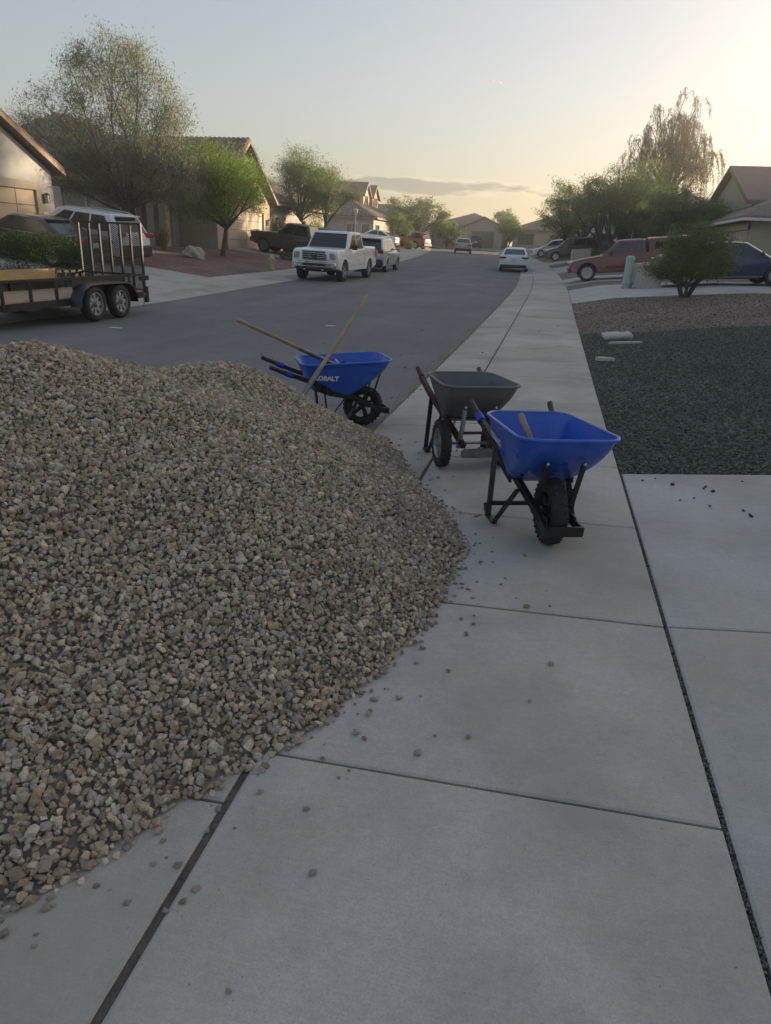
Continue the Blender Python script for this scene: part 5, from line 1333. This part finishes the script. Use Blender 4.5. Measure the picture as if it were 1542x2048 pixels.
# right side
tree('mesquite_tree', 'spreading mesquite at the bend, left end of the right row', (1.4, 68.5, tz(1.4, 68.5)), 6.4, blobset(26, 4.6, 2.3, 4.2, 1.35, 14, .7), 34000, .13, 'leaf_olive', trunk_r=.16, fork=.22, stems=2, asp=.35)
tree('mesquite_tree', 'spreading mesquite with forked trunks behind the red pickup cab', (3.6, 55.0, tz(3.6, 55.0)), 6.0, blobset(28, 4.0, 2.1, 4.4, 1.25, 15, .7), 44000, .105, 'leaf_dark', trunk_r=.15, fork=.26, stems=3, asp=.35)
tree('mesquite_tree', 'dark round tree between the weeping tree and the right house', (7.2, 48.5, tz(7.2, 48.5)), 4.6, blobset(22, 3.0, 1.7, 3.1, 1.15, 16, .75), 32000, .1, 'leaf_dark', trunk_r=.14, fork=.25, stems=2, asp=.4)
tree('mesquite_tree', 'tall mesquite crown between the row and the weeping tree', (5.6, 60.5, tz(5.6, 60.5)), 6.5, blobset(20, 3.2, 2.0, 4.4, 1.25, 17, .7), 24000, .12, 'leaf_olive', trunk_r=.15, fork=.24, stems=2, asp=.35)
tree('backyard_tree', 'unseen tall tree added beyond the right edge to shade the far left house', (30, 68.5, tz(30, 68.5)), 15, blobset(22, 5.2, 5.0, 8.5, 2.2, 31, .8), 16000, .3, 'leaf_dark', trunk_r=.3, fork=.2)  # added out of view to throw shade on the far left garage front
# weeping tree: long hanging strands
def weeping(base, height):
    root = thing('weeping_tree', 'tall weeping tree with hanging strands against the sunset', 'tree', base)
    br = MB(); rg = random.Random(21); L = []
    br.path(bend((0, 0, -.05), (.2, 0, height * .45), .05), [.26, .23, .2, .17, .14], 9)
    for i in range(30):
        a = i * 2.39996; q = math.sqrt((i + .5) / 30); rr = 3.5 * q * rg.uniform(.85, 1.1)
        z = height * (.93 - .34 * q * q) * rg.uniform(.9, 1.06)
        if math.cos(a) > .3: z += 1.0 * (1 - q)
        c = (math.cos(a) * rr, math.sin(a) * rr, z)
        p = bend((.15, 0, height * rg.uniform(.28, .46)), c, .08); br.path(p, [.085, .07, .05, .035, .02], 5)
        for k in range(15):
            s0 = p[rg.choice((3, 4))]; b = rg.uniform(0, 6.28); o = rg.uniform(.2, 1.15)
            t1 = s0 + Vector((math.cos(b) * o * .6, math.sin(b) * o * .6, rg.uniform(.0, .45))); ln = rg.uniform(.8, 3.3)
            t2 = t1 + Vector((math.cos(b) * o * .45 + .08, math.sin(b) * o * .45, -ln * .4)); t3 = t2 + Vector((rg.uniform(-.1, .1) + .15, rg.uniform(-.1, .1), -ln * .6))
            if t3.z < 2.6: t3.z = 2.6 + rg.random()
            br.path([s0, t1, t2, t3], [.016, .011, .007, .004], 4, False)
            for A_, B_, n in ((t1, t2, 46), (t2, t3, 66)):
                for t in RNG.random(n): L.append(A_.lerp(B_, t)[:])
    br.build('trunk', 'bark', root, 60)
    P = np.array(L) + RNG.normal(0, .06, (len(L), 3))
    new_obj('crown', leaves_mesh('crown', P, .15, .16, 1.3), 'leaf_willow', root)
weeping((7.6, 62.8, tz(7.6, 62.8)), 11.4)

# ------------------------------------------------------------------ shrubs and plants
def shrub(name, label, loc, rx, ry, h, n, size, leaf, base_z=.0, core=True, stems=6, group=None, box=0.0, cat='bush'):
    root = thing(name, label, cat, loc, 0, group)
    u = RNG.normal(size=(n, 3)); u /= np.linalg.norm(u, axis=1)[:, None]
    u = np.sign(u) * np.abs(u) ** (1 - box * .55)
    ph = RNG.uniform(0, 6.28, 6)
    lump = 1 + .09 * np.sin(u[:, 0] * 5 + ph[0]) * np.sin(u[:, 1] * 6 + ph[1]) + .07 * np.sin(u[:, 2] * 7 + ph[2] + u[:, 0] * 3) + .04 * np.sin(u[:, 0] * 13 + ph[3]) * np.sin(u[:, 2] * 12 + ph[4])
    k = (lump * (1 - RNG.random(n) ** 2.2 * .42))[:, None]
    P = u * k * np.array([rx, ry, (h - base_z) / 2]); P[:, 2] += (h + base_z) / 2
    P += RNG.normal(0, .02, P.shape)
    new_obj('foliage', leaves_mesh('foliage', P, size, .4, 0), leaf, root)
    s = MB()
    for i in range(stems):
        a = 6.28 * i / stems + random.uniform(-.3, .3); e = Vector((math.cos(a) * rx * .6, math.sin(a) * ry * .6, base_z + (h - base_z) * random.uniform(.4, .8)))
        s.path(bend((math.cos(a) * .05, math.sin(a) * .05, -.05), e, .12), [.035, .03, .024, .016, .009], 6)
    s.build('stem', 'bark', root, 60)
    return root
tree('round_bush', 'big round green bush with bare stems beside the blue sedan', (4.0, 23.8, tz(4.0, 23.8)), 2.2, [(-.75, 0, 1.2, .5, .48), (-.95, .2, .85, .42, .4), (-.4, -.3, 1.6, .5, .42), (.1, .2, 1.75, .5, .42), (.55, -.2, 1.65, .5, .45), (.85, .2, 1.3, .5, .45), (.95, -.1, .95, .42, .38), (0, -.4, 1.1, .6, .5), (-.45, .4, .8, .5, .36), (.4, .3, .85, .5, .4), (.2, -.5, .75, .45, .36), (-.3, -.5, .8, .42, .36), (.3, .5, 2.0, .35, .3), (-.05, .0, 2.05, .3, .25), (.75, .3, 1.85, .32, .26)], 34000, .05, 'leaf_bush', trunk_r=.05, fork=.2, stems=6, asp=.35, twigs=14, spread=.42, cat='bush')
shrub('hedge', 'trimmed dark green hedge behind the trailer at left', (-13.3, 16.2, tz(-13.3, 16.2)), 1.5, 1.15, 1.36, 75000, .034, 'leaf_hedge', -.1, box=.75, stems=5, cat='hedge')
shrub('low_shrub', 'low green shrub by the beige cabinet right of the bend', (2.5, 57.2, tz(2.5, 57.2)), 1.1, .9, .95, 3000, .11, 'leaf_dark', 0)
shrub('low_shrub', 'yellowish shrub in front of the far right house', (.6, 80.5, tz(.6, 80.5)), 1.6, 1.2, 1.9, 3000, .16, 'leaf_palo', 0)
shrub('potted_shrub', 'small green shrub left of the stone veneer garage', (-19.6, 50.6, tz(-19.6, 50.6)), .6, .6, 1.5, 1500, .1, 'leaf_green', .2)
shrub('potted_shrub', 'small green shrub right of the stone veneer garage', (-19.5, 57.9, tz(-19.5, 57.9)), .75, .75, 1.6, 1800, .1, 'leaf_green', .2)
shrub('low_shrub', 'sparse shrub at the foot of the small pale tree', (-15.4, 77.2, tz(-15.4, 77.2)), .55, .5, .8, 900, .12, 'leaf_palo', 0)
shrub('low_shrub', 'low green mound beside the bronze pickup in red gravel', (-14.3, 38.6, tz(-14.3, 38.6)), .8, .45, .4, 1600, .07, 'leaf_dark', 0)
def grass_clump(loc, label, h, n, leaf):
    root = thing('grass_clump', label, 'plant', loc); m = MB()
    for i in range(n):
        a = random.uniform(0, 6.28); r = random.uniform(.1, .75) * h; t = Vector((math.cos(a) * r, math.sin(a) * r, h * random.uniform(.6, 1.0))); s = Vector((-math.sin(a), math.cos(a), 0)) * .012
        b = Vector((math.cos(a) * .06, math.sin(a) * .06, 0)); md = b.lerp(t, .55) + Vector((0, 0, h * .16))
        m.add([b - s, b + s, md + s, md - s, t], [(0, 1, 2, 3), (3, 2, 4)])
    m.build('blades', leaf, root)
grass_clump((-18.2, 31.6, tz(-18.2, 31.6)), 'dry spiky grass clump at the corner of the porch', 1.15, 150, 'leaf_dry')
# ------------------------------------------------------------------ street objects
def boulder(loc, s, label):
    bm = bmesh.new(); bmesh.ops.create_icosphere(bm, subdivisions=3, radius=1)
    for v in bm.verts:
        p = v.co; k = 1 + .18 * math.sin(p.x * 3 + 1) * math.sin(p.y * 4) + .12 * math.sin(p.z * 6 + p.x * 4) + .05 * math.sin(p.y * 13)
        v.co = Vector((p.x * s[0], p.y * s[1], max(-.2, p.z) * s[2])) * k
    me = bpy.data.meshes.new('boulder'); bm.to_mesh(me); bm.free()
    o = new_obj('boulder', me, 'boulder'); o.location = loc; tag(o, label, 'boulder', 'boulders in the red gravel'); return o
boulder((-16.2, 30.8, tz(-16.2, 30.8) + .05), (.48, .36, .42), 'large pale boulder in the red gravel yard').rotation_euler = (0, R(20), R(30))
boulder((-17.6, 29.2, tz(-17.6, 29.2)), (.3, .25, .22), 'smaller grey boulder near the white SUV')
hy = thing('fire_hydrant', 'tan fire hydrant at the back of the left sidewalk', 'hydrant', (-12.75, 31.6, tz(-12.75, 31.6) - .02))
m = MB(); m.lathe([(.15, 0), (.15, .04), (.10, .05), (.095, .46), (.125, .47), (.125, .50), (.105, .51), (.09, .58), (.05, .64), (.03, .65), (.03, .70), (0, .70)], 14); m.build('barrel', 'hydrant_yellow', hy, 40)
for a in (0, 90, 180):
    m = MB(); m.lathe([(.055, .06), (.055, .14), (.07, .145), (.07, .17), (.03, .175), (.025, .2), (0, .2)], 10, Matrix.Translation((0, 0, .38)) @ Matrix.Rotation(R(a), 4, 'Z') @ Matrix.Rotation(R(90), 4, 'Y')); m.build('outlet', 'hydrant_yellow', hy, 40)
# cable pedestal with ribbed base
pd = thing('cable_pedestal', 'pale green cylindrical cable pedestal in front of the beige transformer', 'pedestal', (2.72, 29.0, tz(2.72, 29.0) - .02))
m = MB(); m.lathe([(.17, .0), (.19, .05), (.19, .10), (.165, .105), (.165, .15), (.19, .155), (.19, .22), (.165, .23)], 18); m.build('base_collar', 'cable_green', pd, 30)
m = MB(); m.lathe([(.16, .23), (.155, .3), (.15, 1.02), (.165, 1.03), (.165, 1.12), (.15, 1.16), (.06, 1.18), (0, 1.18)], 20); m.build('post', 'cable_green', pd, 30)
def cabinet(name, label, loc, s, slope=.12):
    c = thing(name, label, 'cabinet', loc, R(4)); m = MB()
    m.prism([(-s[0] / 2, 0), (s[0] / 2, 0), (s[0] / 2, s[2]), (-s[0] / 2 + .02, s[2] - slope)], 'y', -s[1] / 2, s[1] / 2); m.build('housing', 'utility_beige', c)
    l = MB(); l.box((0, 0, .03), (s[0] + .12, s[1] + .12, .1)); l.build('pad', 'lid_concrete', c)
    d = MB(); d.box((-s[0] / 2 - .008, 0, s[2] * .42), (.02, s[1] * .9, s[2] * .6)); dd_ = d.build('door', 'utility_beige', c)
    k = MB(); k.box((-s[0] / 2 - .03, s[1] * .3, s[2] * .45), (.03, .05, .12)); k.build('latch', 'steel_worn', dd_)
cabinet('transformer', 'beige ground transformer behind the pale green cable pedestal', (3.42, 29.15, tz(3.42, 29.15)), (.95, .85, .95))
cabinet('utility_cabinet', 'beige utility cabinet near the maroon SUV', (1.75, 55.6, tz(1.75, 55.6)), (1.3, 1.0, 1.05))
# meter box lids and flat rock in the dark gravel
bx_ = thing('meter_box', 'rectangular pale concrete meter box lid in the gravel by the sidewalk', 'utility lid', (1.36, 15.05, tz(1.36, 15.05)), R(3))
bx_.rotation_euler = (0, R(-7), R(2))
m = MB(); m.box((0, 0, .0), (.56, .62, .12), None, 0, .02); m.build('box', 'lid_concrete', bx_)
m = MB(); m.box((0, 0, .062), (.44, .50, .02), None, 0, .006); ld = m.build('lid', 'lid_concrete', bx_)
m = MB(); m.box((.12, .12, .078), (.14, .05, .012)); m.build('hatch', 'steel_worn', ld)
m = MB(); m.prism([(-.3, -.05), (-.2, -.09), (.28, -.07), (.30, .02), (.1, .03), (-.24, .02)], 'z', 0, .035); o = m.build('edging_stone', 'lid_concrete')
o.location = (1.42, 13.9, tz(1.42, 13.9) - .002); o.rotation_euler = (0, R(-6), R(-8)); tag(o, 'thin pale concrete strip lying below the meter box lid', 'slab')
m = MB(); m.prism([(-.16, -.05), (-.05, -.1), (.1, -.08), (.15, .0), (.05, .07), (-.1, .05)], 'z', 0, .05); o = m.build('flat_rock', 'lid_concrete')
o.location = (.93, 11.8, tz(.93, 11.8) - .003); tag(o, 'flat pale rock lying in the dark gravel near the sidewalk', 'rock')
# thin post by the lower front roof
lp = thing('street_lamp', 'slim pale lamp post standing behind the silver SUV', 'lamp post', (-14.6, 52.6, tz(-14.6, 52.6)))
m = MB(); m.tube((0, 0, 0), (0, 0, 2.75), .06, .05, 8); m.build('post', 'trim_white', lp, 40)
m = MB(); m.lathe([(.07, 2.75), (.14, 2.85), (.16, 3.05), (.1, 3.12), (0, 3.14)], 10); m.build('lantern', 'trim_white', lp, 40)
# thin pale slivers on the road, the farther ones painted-in sunlit patches
for x, y, w in ((-8.0, 11.9, .16), (-3.9, 33.0, .5), (-5.6, 31.5, .4), (-2.9, 33.6, .4), (-4.6, 14.6, .12)):
    m = MB(); m.prism([(-w, -.03), (-.2 * w, -.06), (w, -.015), (w * .6, .05), (-w * .7, .035)], 'z', 0, .008); o = m.build('pale_sliver', 'sliver_pale'); o.location = (x, y, tz(x, y) + .002); o.rotation_euler = (0, 0, random.uniform(-.2, .2))
    tag(o, 'thin pale sliver laid on the asphalt like a patch of sunlight', 'light patch', 'pale slivers on the asphalt')
# vapour trail high in the sky
m = MB(); d1 = Vector((-0.10408, 0.97565, 0.19307)) * 6000; d2 = Vector((-0.08938, 0.97755, 0.19082)) * 6000
m.path([d1, d1.lerp(d2, .4), d2], [2, 4, 6], 6); o = m.build('contrail', 'vapour'); tag(o, 'short thin white vapour trail in the sky', 'contrail')

# ------------------------------------------------------------------ evening haze
m = MB(); m.box((0, 150, 7.0), (1020, 920, 18.0)); hz = m.build('haze', None); hz['kind'] = 'stuff'
hm = bpy.data.materials.new('haze'); hm.use_nodes = True; hn = hm.node_tree.nodes; hn.clear()
ho = hn.new('ShaderNodeOutputMaterial'); hv = hn.new('ShaderNodeVolumePrincipled')
hv.inputs['Color'].default_value = (.92, .9, .86, 1); hv.inputs['Density'].default_value = HAZE; hv.inputs['Anisotropy'].default_value = .6
hm.node_tree.links.new(hv.outputs[0], ho.inputs['Volume']); hz.data.materials.append(hm)
